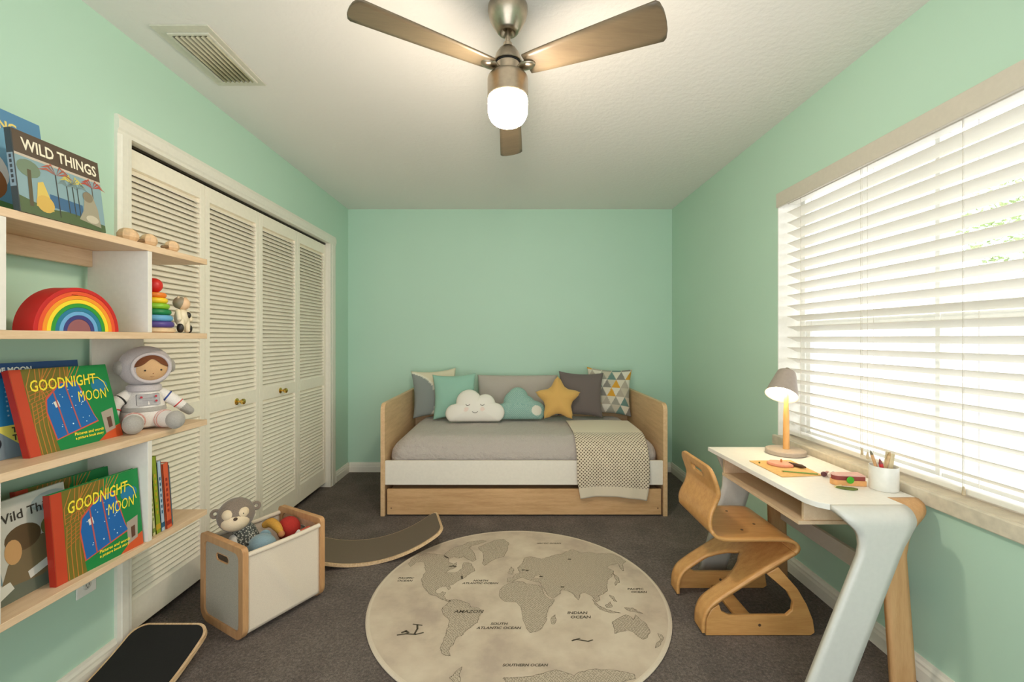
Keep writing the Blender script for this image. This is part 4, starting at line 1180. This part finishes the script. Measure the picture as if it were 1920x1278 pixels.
for sg in (-1, 1):
    sx_ = .050*sg
    pts = [(sx_, 0, .128), (sx_*1.75, .012, .100), (sx_*2.35 if sg > 0 else sx_*1.9, .022, .070 if sg > 0 else .062)]
    a = MB(MD).limb(pts, [.022, .022, .018]).build('arm', M_SUIT, dl)
    e = Vector(pts[2]); d = (e-Vector(pts[1])).normalized()
    MB(MD).limb([e+d*.006, e+d*.030], [.0185, .016]).build('hand', M_LG, a)
    m_ = Vector(pts[1])+(e-Vector(pts[1]))*.55
    MB(MD).torus(m_, .0185, .0028, d, 20, 8).build('cuff_stripe', M_RED, a)
    sp_ = Vector(pts[0])+(Vector(pts[1])-Vector(pts[0]))*.55
    MB(MD).torus(sp_, .0205, .0035, (Vector(pts[1])-Vector(pts[0])), 20, 8).build('shoulder_stripe', M_BLUE if sg > 0 else M_BLK, a)
for sg in (-1, 1):
    pts = [(sg*.034, .030, .036), (sg*.052, .085, .034), (sg*.060, .118, .034)]
    l_ = MB(MD).limb(pts, [.036, .031, .027]).build('leg', M_SUIT, dl)
    MB(MD).ell((sg*.062, .132, .035), .031, .025, .034).build('foot', M_LG, l_)
    for k in (.25, .45):
        p = Vector(pts[1])*(1-k)+Vector(pts[0])*k
        MB(MD).torus(p, .0325, .0016, (Vector(pts[1])-Vector(pts[0])), 24, 6).build('knee_stripe', plain('pink_thread', (206,150,140), .9), l_)

# ---------------------------------------------------------------- toy box
th_ = math.radians(60)
e1 = Vector((math.cos(th_), math.sin(th_), 0)); e2 = Vector((-math.sin(th_), math.cos(th_), 0))
A0 = Vector((-1.095, 1.796, 0)); BL_, BW, BH = .385, .335, .382
MX = frame(A0, e1, e2, upv)     # x = length, y = width, z up
tb = thing('toy_box', (-1.147, 2.046, 0), 'cream canvas toy box with rounded wooden end frames on the carpet', 'toy box')
for x0 in (0, BL_-.024):
    outer = arc(BW-.055, .055, .055, -90, 0, 6)+arc(BW-.02, BH-.02, .02, 0, 90, 5)+arc(.02, BH-.02, .02, 90, 180, 5)+arc(.055, .055, .055, 180, 270, 6)
    i_ = .032
    inner = rrect(i_, i_, BW-i_, BH-.028, .03, 5)
    f = MB(MX).prism(outer, lambda u, v, d: (d, u, v), x0, x0+.024, holes=[inner[::-1]]).build('end_frame', M_BEECH, tb, bevel=.004, angle=50)
    slot = rrect(BW/2-.048, BH-.095, BW/2+.048, BH-.063, .0155, 5)
    pn = MB(MX).prism(rrect(i_+.0005, i_+.0005, BW-i_-.0005, BH-.0285, .0295, 5), lambda u, v, d: (d, u, v), x0+.007, x0+.012, holes=[slot[::-1]])
    pn.build('end_panel', M_GREYFELT if x0 == 0 else plain('inner_panel_wood', (206,170,134), .6), f, smooth=False)
    ring = slot
    MB(MX).tube([(x0+.0095, u, v) for u, v in ring+[ring[0]]], .0034, 8, caps=False).build('handle_rim', M_CANVAS if x0 else M_BEECH, f)
xa, xb = .0245, BL_-.0245
for side in (0, 1):
    yb_ = .010 if side == 0 else BW-.010; sg = -1 if side == 0 else 1
    mb = MB(MX); rows = []
    for i in range(25):
        t = i/24; z = .026+(BH-.03-.026)*t; row = []
        for k in range(31):
            s_ = k/30; x = xa+(xb-xa)*s_
            fold = .010*math.exp(-((s_-(.15+.6*(1-t)))/.10)**2)*math.sin(PI*t)*math.sin(PI*s_) 
            y = yb_ - sg*(.006*math.sin(PI*s_)*math.sin(PI*t)) + sg*fold
            row.append(mb.P((x, y, z-(.006*math.sin(PI*s_) if t > .98 else 0))))
        rows.append(row)
    for P_, Q_ in zip(rows, rows[1:]):
        for k in range(30): mb.F((P_[k], P_[k+1], Q_[k+1], Q_[k]))
    s1 = mb.build('side_canvas', M_CANVAS, tb, solid=.003, offset=0, angle=180)
    MB(MX).tube([(xa, yb_, BH-.034), (xa+.1, yb_, BH-.037), (xb-.1, yb_, BH-.037), (xb, yb_, BH-.034)], .0105, 12).build('top_hem', M_CANVAS, s1)
MB(MX).box(xa, .013, .026, xb, BW-.013, .032).build('bottom_canvas', M_CANVAS, tb, smooth=False)
def inb(x, y, z): return MX @ Vector((x, y, z))

# plush toys inside the box
M_FACE = plain('cream_plush_face', (228, 206, 174), .95, bump=.3, bscale=300, vary=.02)
M_FUR = plain('taupe_plush_fur', (132, 116, 102), .95, bump=.6, bscale=260, vary=.1, sheen=.3)
def tweed():
    m, nt, bs = new_mat('tweed_plush')
    v = tex_coord(nt); vo = N(nt, 'ShaderNodeTexVoronoi'); vo.inputs['Scale'].default_value = 130
    nt.links.new(v, vo.inputs['Vector'])
    nt.links.new(ramp(nt, vo.outputs['Distance'], [(.25, (190,186,172)), (.5, (72,74,70))]), bs.inputs['Base Color'])
    bs.inputs['Roughness'].default_value = .95
    return m
mk = thing('plush_monkey', (-1.26, 2.02, .10), 'plush monkey with a cream face sitting up in the toy box', 'plush toy')
hc = Vector((-1.256, 2.012, .440)); mf = Vector((.50, -.82, .12)).normalized(); mr = Vector((-.76, -.62, 0)).normalized(); mu = mr.cross(mf).normalized()
MK = frame(hc, mr, mf, mu)
kb = MB().limb([(-1.232, 2.035, .345), (-1.218, 2.03, .30), (-1.21, 2.03, .245)], [.050, .062, .060], 20).build('body', tweed(), mk)
kh = MB(MK).ell((0,0,0), .076, .068, .074, n=28, m=18).build('head', M_FUR, mk)
fm = MB(MK)
fm.ell((.002,.020,-.020), .060, .056, .046, n=28, m=16); fm.ell((-.024,.030,.012), .031, .040, .030, n=20, m=12); fm.ell((.027,.030,.012), .030, .040, .030, n=20, m=12)
fm.build('face', M_FACE, kh)
for sg in (-1, 1):
    MB(MK).torus((sg*.080,-.006,.020), .014, .007, (0,1,.1), 20, 8).build('ear', M_FUR, kh)
    MB(MK).ell((sg*.028,.0665,.012), .0042, .003, .0046, n=10, m=8).build('eye', M_BLK, kh)
MB(MK).ell((.002,.0755,-.004), .0085, .005, .007, n=14, m=8).build('nose', plain('dark_nose', (74,54,38), .6), kh)
MB().limb([(-1.255, 1.99, .335), (-1.235, 1.965, .30), (-1.215, 1.955, .25)], [.022,.020,.018]).build('arm', M_SUIT, mk)
MB().limb([(-1.19, 2.06, .325), (-1.16, 2.09, .27), (-1.16, 2.10, .2)], [.022,.020,.018]).build('arm', MATS['grey_plush'], mk)
be = thing('plush_elephant', (-1.13, 1.97, .25), 'round pale blue plush animal with a black eye in the toy box', 'plush toy')
M_BL = plain('powder_blue_plush', (128, 152, 162), .95, bump=.5, bscale=280, vary=.06, sheen=.3)
pe_ = MB().ell((-1.112, 1.962, .312), .062, .060, .060, n=28, m=18).build('body', M_BL, be)
MB().ell((-1.128, 2.018, .338), .026, .012, .030, R=Matrix.Rotation(.5, 3, 'Z')).build('ear', M_BL, be)
MB().limb([(-1.085, 1.965, .30), (-1.065, 1.965, .28), (-1.06, 1.98, .25)], [.030,.022,.016]).build('trunk', M_BL, be)
MB().ell((-1.150, 1.924, .345), .0052, .0042, .0052, n=12, m=8).build('eye', M_BLK, be)
yb2 = thing('plush_banana', (-1.10, 2.07, .3), 'mustard yellow plush toy lying in the toy box behind the blue one', 'plush toy')
MB().limb([(-1.175, 2.105, .355), (-1.145, 2.10, .366), (-1.105, 2.075, .358), (-1.075, 2.055, .338)], [.016,.022,.020,.012]).build('body', plain('mustard_plush', (204, 150, 62), .95, bump=.5, bscale=280), yb2)
MB().ell((-1.070, 2.050, .334), .014, .015, .014).build('tip', plain('tan_plush', (196, 130, 84), .95), yb2)
MB().ell((-1.05, 2.02, .300), .022, .022, .022).build('knob', plain('tan_plush', (196, 130, 84), .95), yb2)
rbb = MB().ell((-1.082, 2.140, .322), .052, .052, .056, n=28, m=18).build('red_ball', plain('red_plush', (172, 42, 32), .9, bump=.3, bscale=280), org=(-1.082, 2.140, .322))
tag(rbb, 'red ball at the far end of the toy box', 'ball')
wt = thing('toy_rocket', (-1.0, 2.08, .25), 'small white and red toy at the near edge of the toy box', 'toy')
MB().limb([(-1.035, 2.085, .28), (-1.015, 2.10, .325)], [.016, .008]).build('body', M_WHITE, wt)
MB().limb([(-1.005, 2.115, .318), (-.985, 2.135, .326)], [.012, .010]).build('fin', plain('coral_paint', (196, 92, 70), .7), wt)
fill = MB().ell((-1.145, 2.05, .096), .13, .12, .060, n=24, m=12).build('blanket', plain('dark_brown_blanket', (70, 46, 36), .95, bump=.6, bscale=80), org=(-1.145, 2.05, .08))
tag(fill, 'dark brown folded blanket under the plush toys in the toy box', 'blanket')

# ---------------------------------------------------------------- curved balance boards
def balance_board(name, c, ang, felt, label, half=.42, rise=.115, w=.30):
    Mb = Matrix.Translation(c) @ Matrix.Rotation(math.radians(ang), 4, 'Z')
    t = thing(name, c, label, 'balance board')
    Rr = (half*half+rise*rise)/(2*rise); amax = math.asin(half/Rr)
    def outline(inset):
        L = Rr*amax-inset; W_ = w/2-inset; r = .055-inset*.6
        return L, W_, r
    def mk_(inset, r_off, th0, nm, mat, par):
        L, W_, r = outline(inset); n = 60; rows = []
        mb = MB(Mb)
        for layer in (0, th0):
            g = []
            for i in range(n+1):
                s_ = -math.cos(PI*i/n)*L
                dd = L-abs(s_)
                wy = W_ if dd >= r else W_-r+math.sqrt(max(0, r*r-(r-dd)**2))
                a = s_/Rr; q = Rr-r_off-layer
                g.append([mb.P((q*math.sin(a), wy*(-1+2*k/8), Rr-q*math.cos(a))) for k in range(9)])
            rows.append(g)
        for i in range(n):
            for k in range(8):
                mb.F((rows[1][i][k], rows[1][i+1][k], rows[1][i+1][k+1], rows[1][i][k+1])); mb.F((rows[0][i][k], rows[0][i][k+1], rows[0][i+1][k+1], rows[0][i+1][k]))
            for k in (0, 8): mb.F((rows[0][i][k], rows[0][i+1][k], rows[1][i+1][k], rows[1][i][k]))
        for i in (0, n):
            for k in range(8): mb.F((rows[0][i][k], rows[1][i][k], rows[1][i][k+1], rows[0][i][k+1]))
        return mb.build(nm, mat, par, merge=False, angle=35)
    mk_(0, 0, .016, 'curved_board', M_EDGE, t)
    mk_(.009, .0162, .0025, 'felt_top', felt, t)
    return t
MF1 = plain('brown_grey_felt', (112, 98, 82), .95, bump=.3, bscale=300, vary=.03)
MF2 = plain('black_felt', (34, 33, 31), .9, bump=.2, bscale=300, vary=.05, spec=.3)
balance_board('balance_board', (-.835, 2.555, .001), 17, MF1, 'curved wooden balance board with brown grey felt beside the round rug', .42, .135)
balance_board('balance_board', (-1.342, 1.345, .001), 90, MF2, 'curved wooden balance board with black felt by the closet corner', .42, .095)
# ---------------------------------------------------------------- desk
DZ = .670
dk = thing('desk', (1.24, 1.9, 0), 'white childrens desk with splayed white and oak legs under the window', 'desk')
M_PALE = wood('pale_birch_inside', (232, 206, 172), (220, 190, 154), 1, .5)
M_OAKD = wood('desk_oak', (212, 166, 116), (196, 148, 98), 2, .4)
top = [(1.045, 1.585), (1.062, 1.545), (1.090, 1.520), (1.345, 1.520), (1.345, 1.59), (1.448, 1.59), (1.448, 2.325), (1.026, 2.325)]
MB().prism(top, lambda u, v, d: (u, v, d), DZ-.020, DZ).build('desktop', M_WHITE, dk, bevel=.0015)
# white end sheet: horizontal, bend, slanted leg
def leg_sheet(name, Y0, sgn, rows, mat, R=.045):
    """rows: (s, xl, xr): s = arc length from the desktop edge; bends down at the end"""
    mb = MB(); g = []
    for s_, xl, xr in rows:
        if s_ < 0: y, z = 0, s_
        q = R*PI/2
        if s_ <= q:
            a = s_/R; y = R*math.sin(a); z = DZ-.010-R*(1-math.cos(a))
        else:
            y = R; z = DZ-.010-R-(s_-q)
        g.append([mb.P((xl+(xr-xl)*k/6, Y0+sgn*y, z)) for k in range(7)])
    for P_, Q_ in zip(g, g[1:]):
        for k in range(6): mb.F((P_[k], P_[k+1], Q_[k+1], Q_[k]))
    return mb.build(name, mat, dk, solid=.020, offset=0, angle=60, bevel=.0)
def interp(rows, n=70):
    out = []
    tot = rows[-1][0]
    for i in range(n+1):
        s_ = tot*i/n
        for a, b in zip(rows, rows[1:]):
            if a[0] <= s_ <= b[0]+1e-9:
                t = (s_-a[0])/(b[0]-a[0]); t2 = t
                out.append((s_, a[1]+(b[1]-a[1])*t2, a[2]+(b[2]-a[2])*t2)); break
    return out
tail = DZ-.010-.045+.045*PI/2
wrows = [(0, 1.090, 1.345), (.03, 1.098, 1.345), (.055, 1.112, 1.343), (.072, 1.128, 1.336), (.085, 1.142, 1.328), (.105, 1.152, 1.318), (.135, 1.156, 1.300), (.17, 1.150, 1.285), (tail, .945, 1.085)]
leg_sheet('white_leg', 1.5205, -1, interp(wrows), plain('desk_leg_white_shaded', (214, 212, 204), .3, vary=.01))  # darker white than the desktop; the leg's shade is put into its colour
orows = [(0, 1.3465, 1.448), (.03, 1.345, 1.448), (.055, 1.335, 1.440), (.08, 1.318, 1.418), (.11, 1.305, 1.392), (.15, 1.296, 1.376), (.20, 1.293, 1.368), (tail, 1.325, 1.405)]
leg_sheet('oak_leg', 1.5905, -1, interp(orows), M_OAKD)
leg_sheet('white_leg', 2.310, 1, [(0, 1.06, 1.33), (.03, 1.07, 1.33), (.05, 1.075, 1.33), (.072, 1.085, 1.325), (.12, 1.105, 1.27), (.2, 1.10, 1.245), (tail, .965, 1.10)][:], plain('desk_leg_white_shaded', (214, 212, 204), .3), R=.010)
leg_sheet('oak_leg', 2.275, 1, [(0, 1.30, 1.40), (.015, 1.30, 1.40), (.05, 1.31, 1.40), (tail, 1.335, 1.415)], M_OAKD, R=.010)
cb = MB()
cb.box(1.075, 1.665, .540, 1.425, 2.27, .553)
cb.box(1.080, 2.257, .5532, 1.425, 2.27, DZ-.0202); cb.box(1.10, 1.672, .5532, 1.425, 1.685, DZ-.0202); cb.box(1.412, 1.6852, .5532, 1.425, 2.2568, DZ-.0202)
cb.build('cubby', M_PALE, dk, smooth=False, bevel=.001)
MB().box(1.372, 1.566, .315, 1.390, 2.268, .385).build('stretcher', plain('stretcher_white', (206, 196, 186), .5, vary=.01), dk, bevel=.002)

# ---------------------------------------------------------------- bentwood chair
ch = thing('desk_chair', (1.0, 2.03, 0), 'bent plywood childrens chair with a handle slot in its back, pulled up to the desk', 'chair')
YA, YC = 1.845, 2.212
prof = smooth_path([(.838,.692),(.848,.655),(.864,.605),(.868,.575),(.856,.535),(.838,.495),(.831,.455),(.842,.420),(.875,.402),(.93,.398),(1.02,.399),(1.10,.399),(1.15,.396),(1.182,.384),(1.194,.364),(1.184,.345),(1.15,.325),(1.062,.272),(.95,.203),(.865,.148),(.822,.112),(.802,.070),(.798,.030),(.798,.012)], 6)
zs = [p[1] for p in prof]
kf = max(range(len(prof)), key=lambda i: prof[i][0])
A_ = prof[:kf+8]; B_ = prof[kf+7:]
def stA(i):
    x, z = A_[i]
    a, b = YA, YC
    if i < 40:
        ins = .0
        if z > .64: ins = .05-math.sqrt(max(0, .05**2-(max(0, z-.642))**2))
        w_ = .012*math.exp(-((z-.53)/.05)**2)
        a, b = YA+ins+w_+.010, YC-ins-w_-.010
    m1, m2 = 1.975, 2.085
    return [(a, m1), (m1, m2), (m2, b)]
def skipA(i, k):
    if k != 1: return False
    z = A_[i][1]; z2_ = A_[i+1][1]
    return i < 14 and .628 < (z+z2_)/2 < .652
sheet('seat_shell', A_, stA, M_PLY, ch, .013, nsub=7, skip=skipA, angle=60)
def stB(i):
    x, z = B_[i]; yc = (YA+YC)/2
    hw = 0 if x > 1.03 else min(.100, .100*math.sqrt(max(0, (1.03-x)/.10)))
    if x < .86 and z < .15: hw = .100+ (0.0)
    return [(YA, yc-hw), (yc+hw, YC)]
sheet('leg_shell', B_, stB, M_PLY, ch, .013, nsub=7, angle=60)
sp = [(.806,.001),(1.244,.001),(1.262,.014),(1.254,.065),(1.228,.130),(1.190,.195),(1.110,.285),(1.060,.258),(1.145,.185),(1.170,.140),(1.166,.105),(1.142,.084),(.905,.084),(.872,.100),(.862,.130),(.830,.110),(.810,.070)]
for y0 in (YA+.001, YC-.017):
    s_ = MB().prism(sp, lambda u, v, d: (u, d, v), y0, y0+.016).build('side_panel', M_PLY, ch, bevel=.003)
    MB().lathe([(.006,0),(.006,.0012)], (1.03, y0-.0002, .045), (0,-1,0), 14).build('screw', plain('screw_dark', (90, 70, 50), .5), s_)
MB().box(.985, YA+.018, .002, 1.055, YC-.0175, .018).build('cross_rail', M_PLY, ch, bevel=.003)
for x, y in ((1.0, 1.93), (1.085, 1.99), (1.035, 2.14)):
    MB().lathe([(.006,0),(.006,.0012)], (x, y, .4055), (0,0,1), 14).build('screw', MATS['screw_dark'], ch)

# ---------------------------------------------------------------- desk lamp
LX, LY = 1.350, 2.19
lp = thing('desk_lamp', (LX, LY, DZ), 'grey desk lamp with a wooden stem and lit cone shade on the desk', 'lamp')
M_LAMP = plain('lamp_grey_lacquer', (176, 164, 150), .5, vary=.02)
MB().lathe([(.084,0),(.089,.003),(.089,.019),(.085,.023),(.02,.0235)], (LX, LY, DZ+.0003), n=48).build('base', M_LAMP, lp, angle=30)
MB().lathe([(.0145,.0235),(.0145,.06),(.013,.19),(.010,.255),(.008,.30)], (LX+.004, LY, DZ), n=20).build('stem', wood('lamp_stem_wood', (232, 178, 110), (214, 156, 88), 2), lp)
ax = Vector((-.44, -.40, -.80)).normalized(); tpv = Vector((LX+.020, LY+.02, DZ+.404))
M_SH = plain('lamp_shade_grey', (170, 156, 146), .5, vary=.02)
sd = MB().lathe([(.010,0),(.034,.002),(.040,.007),(.044,.020),(.071,.135),(.0725,.138),(.070,.136),(.042,.022),(.036,.010),(.008,.006)], tpv, ax, 44, caps=False).build('shade', M_SH, lp, angle=60)
MB().lathe([(.006,-.020),(.010,-.018),(.010,-.006),(.018,-.004),(.018,.001)], tpv, ax, 20).build('shade_cap', M_NICKEL, sd)
MB().limb([tuple(tpv+ax*.02+Vector((.012,.012,-.03))), (LX+.004, LY, DZ+.29)], [.006,.006]).build('pivot', M_LAMP, lp)
mbulb, nt, bs = new_mat('glowing_bulb')
bs.inputs['Emission Color'].default_value = (1.0, .76, .46, 1); bs.inputs['Emission Strength'].default_value = 18
MB().ell(tuple(tpv+ax*.092), .036, .036, .036).lathe([(.014,.04),(.014,.066)], tpv, ax, 16).build('bulb', mbulb, sd, label='lit warm bulb')

# ---------------------------------------------------------------- things on the desk
zt = DZ+.0004
fl = lambda u, v, d: (u, v, zt+d)
cs_ = thing('craft_board', (1.19, 1.94, zt), 'orange craft board lying flat on the desk in front of the lamp', 'craft board')
MB().prism([(1.098, 2.055), (1.105, 1.815), (1.285, 1.835), (1.296, 2.062)], fl, 0, .003).build('board', plain('orange_cardboard', (228, 182, 112), .8, vary=.04), cs_, bevel=.0005)
pk = thing('wooden_whale', (1.19, 1.985, zt+.003), 'pink rounded wooden toy lying on the orange craft board', 'toy')
pkp = [(1.150, 2.005), (1.150, 1.975), (1.165, 1.950), (1.195, 1.935), (1.232, 1.938), (1.236, 1.99), (1.215, 2.02), (1.175, 2.025)]
MB().prism(pkp, lambda u, v, d: (u, v, zt+.0034+d), 0, .012).build('body', plain('pink_paint', (232, 160, 132), .6, vary=.02), pk, bevel=.004, seg=3)
MB().lathe([(.004,0),(.004,.010),(.002,.013)], (1.205, 1.985, zt+.0154), n=10).build('peg', plain('orange_peg', (190, 110, 50), .6), pk)
cr = thing('crayon_stub', (1.255, 1.955, zt+.004), 'dark brown stubby crayon on the orange craft board beside the pink toy', 'crayon')
MB().tube([(1.235, 1.975, zt+.0115), (1.262, 1.930, zt+.0115), (1.270, 1.916, zt+.0105)], [.0078, .0078, .003], 10).build('stick', plain('umber_wax', (74, 48, 30), .6), cr)
MB().tube([(1.238, 1.990, zt+.0115), (1.2352, 1.9745, zt+.0115)], [.0082, .0082], 10).build('wrapper', plain('paper_wrap', (214, 180, 150), .8), cr)
gp_ = thing('green_pencil', (1.17, 1.86, zt+.003), 'thin green pencil lying along the edge of the orange craft board', 'pencil')
MB().tube([(1.150, 1.878, zt+.0062), (1.268, 1.838, zt+.0062)], .0027, 6).build('barrel', plain('green_paint', (120, 160, 84), .5), gp_, smooth=False)
MB().tube([(1.150, 1.878, zt+.0062), (1.142, 1.8807, zt+.0062)], [.0027, .0006], 6).build('tip', plain('olive_paint', (110, 116, 40), .6), gp_)
yp_ = thing('wooden_bead', (1.108, 2.0, zt+.003), 'small olive bead on the far left corner of the orange craft board', 'bead')
MB().ell((1.118, 2.005, zt+.0075), .004, .004, .004, n=12, m=8).build('bead_body', MATS['olive_paint'], yp_)
for i, (x, y, c_, nm) in enumerate(((1.283, 1.825, (96, 50, 56), 'dark red'), (1.303, 1.832, (196, 150, 144), 'pale pink'), (1.300, 1.812, (232, 222, 214), 'white'), (1.322, 1.822, (66, 62, 92), 'dark blue'))):
    bdd = MB().lathe([(.004,-.006),(.009,-.0055),(.0105,0),(.009,.0055),(.004,.006)], (x, y, zt+.0106), (.5, 1, .1*i), 16).build('craft_bead', plain('bead_%s' % nm.replace(' ', '_'), c_, .5), org=(x, y, zt))
    tag(bdd, '%s craft bead in the little cluster at the near corner of the craft board' % nm, 'bead', 'craft beads on the desk')
# wooden pencil case with red lid and green sticker, leaf-shaped piece
pc = thing('pencil_case', (1.30, 1.715, zt), 'wooden pencil case with a dark red side and green round sticker behind the cup', 'pencil case')
pcp = arc(1.270, 1.735, .022, 90, 270, 8)+[(1.360, 1.700), (1.372, 1.757)]
MB().prism(pcp, lambda u, v, d: (u, v, zt+d), 0, .020).build('tray', plain('apricot_wood', (226, 166, 104), .6, vary=.04), pc, bevel=.002)
MB().prism([((u-1.31)*.94+1.31, (v-1.732)*.94+1.732) for u, v in pcp], lambda u, v, d: (u, v, zt+d), .0202, .036).build('lid', plain('maroon_lid', (142, 62, 54), .6, vary=.03), pc, bevel=.002)
MB().prism([((u-1.31)*.96+1.31, (v-1.732)*.96+1.732) for u, v in pcp], lambda u, v, d: (u, v, zt+d), .0362, .040).build('lid_top', plain('rose_lid', (226, 180, 168), .6, vary=.03), pc, bevel=.001)
MB().lathe([(.0135,0),(.0135,.0015),(.012,.002)], (1.300, 1.7035, zt+.024), (-.08,-1,0), 20).build('sticker', plain('green_sticker', (70, 170, 30), .4), pc)
lfp = thing('wooden_leaf', (1.265, 1.67, zt), 'small olive green wooden leaf piece in front of the pencil case', 'toy')
MB().prism([(1.232, 1.690), (1.245, 1.668), (1.275, 1.655), (1.298, 1.662), (1.290, 1.676), (1.255, 1.690)], fl, 0, .006).build('leaf_body', plain('olive_leaf', (104, 116, 52), .6), lfp, bevel=.001)
MB().tube([(1.232, 1.691, zt+.004), (1.262, 1.700, zt+.0045)], .004, 8).build('twig', plain('cream_wood', (226, 206, 150), .6), lfp)
# cup with pencils
cup = thing('pencil_cup', (1.402, 1.672, zt), 'white ceramic pencil cup on the right side of the desk', 'cup')
CX_, CY_ = 1.402, 1.672
MB().lathe([(.0,0),(.042,0),(.0455,.004),(.0455,.088),(.0445,.090),(.0425,.089),(.0420,.006),(.0,.005)], (CX_, CY_, zt), n=44, caps=False).build('cup_body', plain('white_ceramic', (232, 230, 222), .25, vary=.01), cup, angle=50)
def pencil(name, b, t_, r, mat, tipm, label, cat='pencil', tip=.016, sides=8):
    b = Vector(b); t_ = Vector(t_); d = (t_-b).normalized()
    p = thing(name, tuple(b), label, cat, 'pencils in the white cup')
    MB().tube([b, t_-d*tip], r, sides).build('barrel', mat, p, smooth=False)
    MB().tube([t_-d*tip*.999, t_-d*tip*.3, t_], [r*.98, r*.4, .0005], sides).build('tip', tipm, p, smooth=False)
zc_ = zt+.0062
pencil('pencil', (CX_-.004, CY_, zc_+.003), (CX_-.060, CY_-.012, zt+.150), .0052, plain('tan_pencil', (206,160,112), .6), plain('grey_tip', (110,104,80), .6), 'tan pencil with a grey tip leaning left in the cup')
pencil('crayon', (CX_+.0, CY_-.012, zc_+.003), (CX_-.034, CY_-.022, zt+.122), .0068, plain('red_crayon', (196,44,50), .5), plain('dark_red_tip', (130,60,60), .5), 'thick red crayon standing in the white cup', 'crayon', .02)
pencil('pencil', (CX_+.0, CY_+.016, zc_+.003), (CX_+.022, CY_-.004, zt+.142), .0055, plain('beech_stick', (212,184,140), .6), plain('beech_tip', (180,150,110), .6), 'pale wooden pencil with a brown point leaning right in the cup')
for dx, dy, h_, lb in ((.010, .006, .134, 'flat wooden stick beside the pointed pencil in the cup'), (.026, -.006, .130, 'pale flat wooden stick at the right rim of the cup')):
    q = thing('craft_stick', (CX_+dx, CY_+dy, zc_), lb, 'stick', 'pencils in the white cup')
    mb = MB(Matrix.Translation((CX_+dx*.4, CY_+dy, zc_+.001)) @ Matrix.Rotation(.10+dx*2, 4, 'Y'))
    mb.prism(rrect(-.0075, 0, .0075, h_, .003, 4), lambda u, v, d: (u, d, v), -.001, .0015)
    mb.build('stick_body', plain('ice_cream_stick', (214,196,156), .7), q, bevel=.0004)
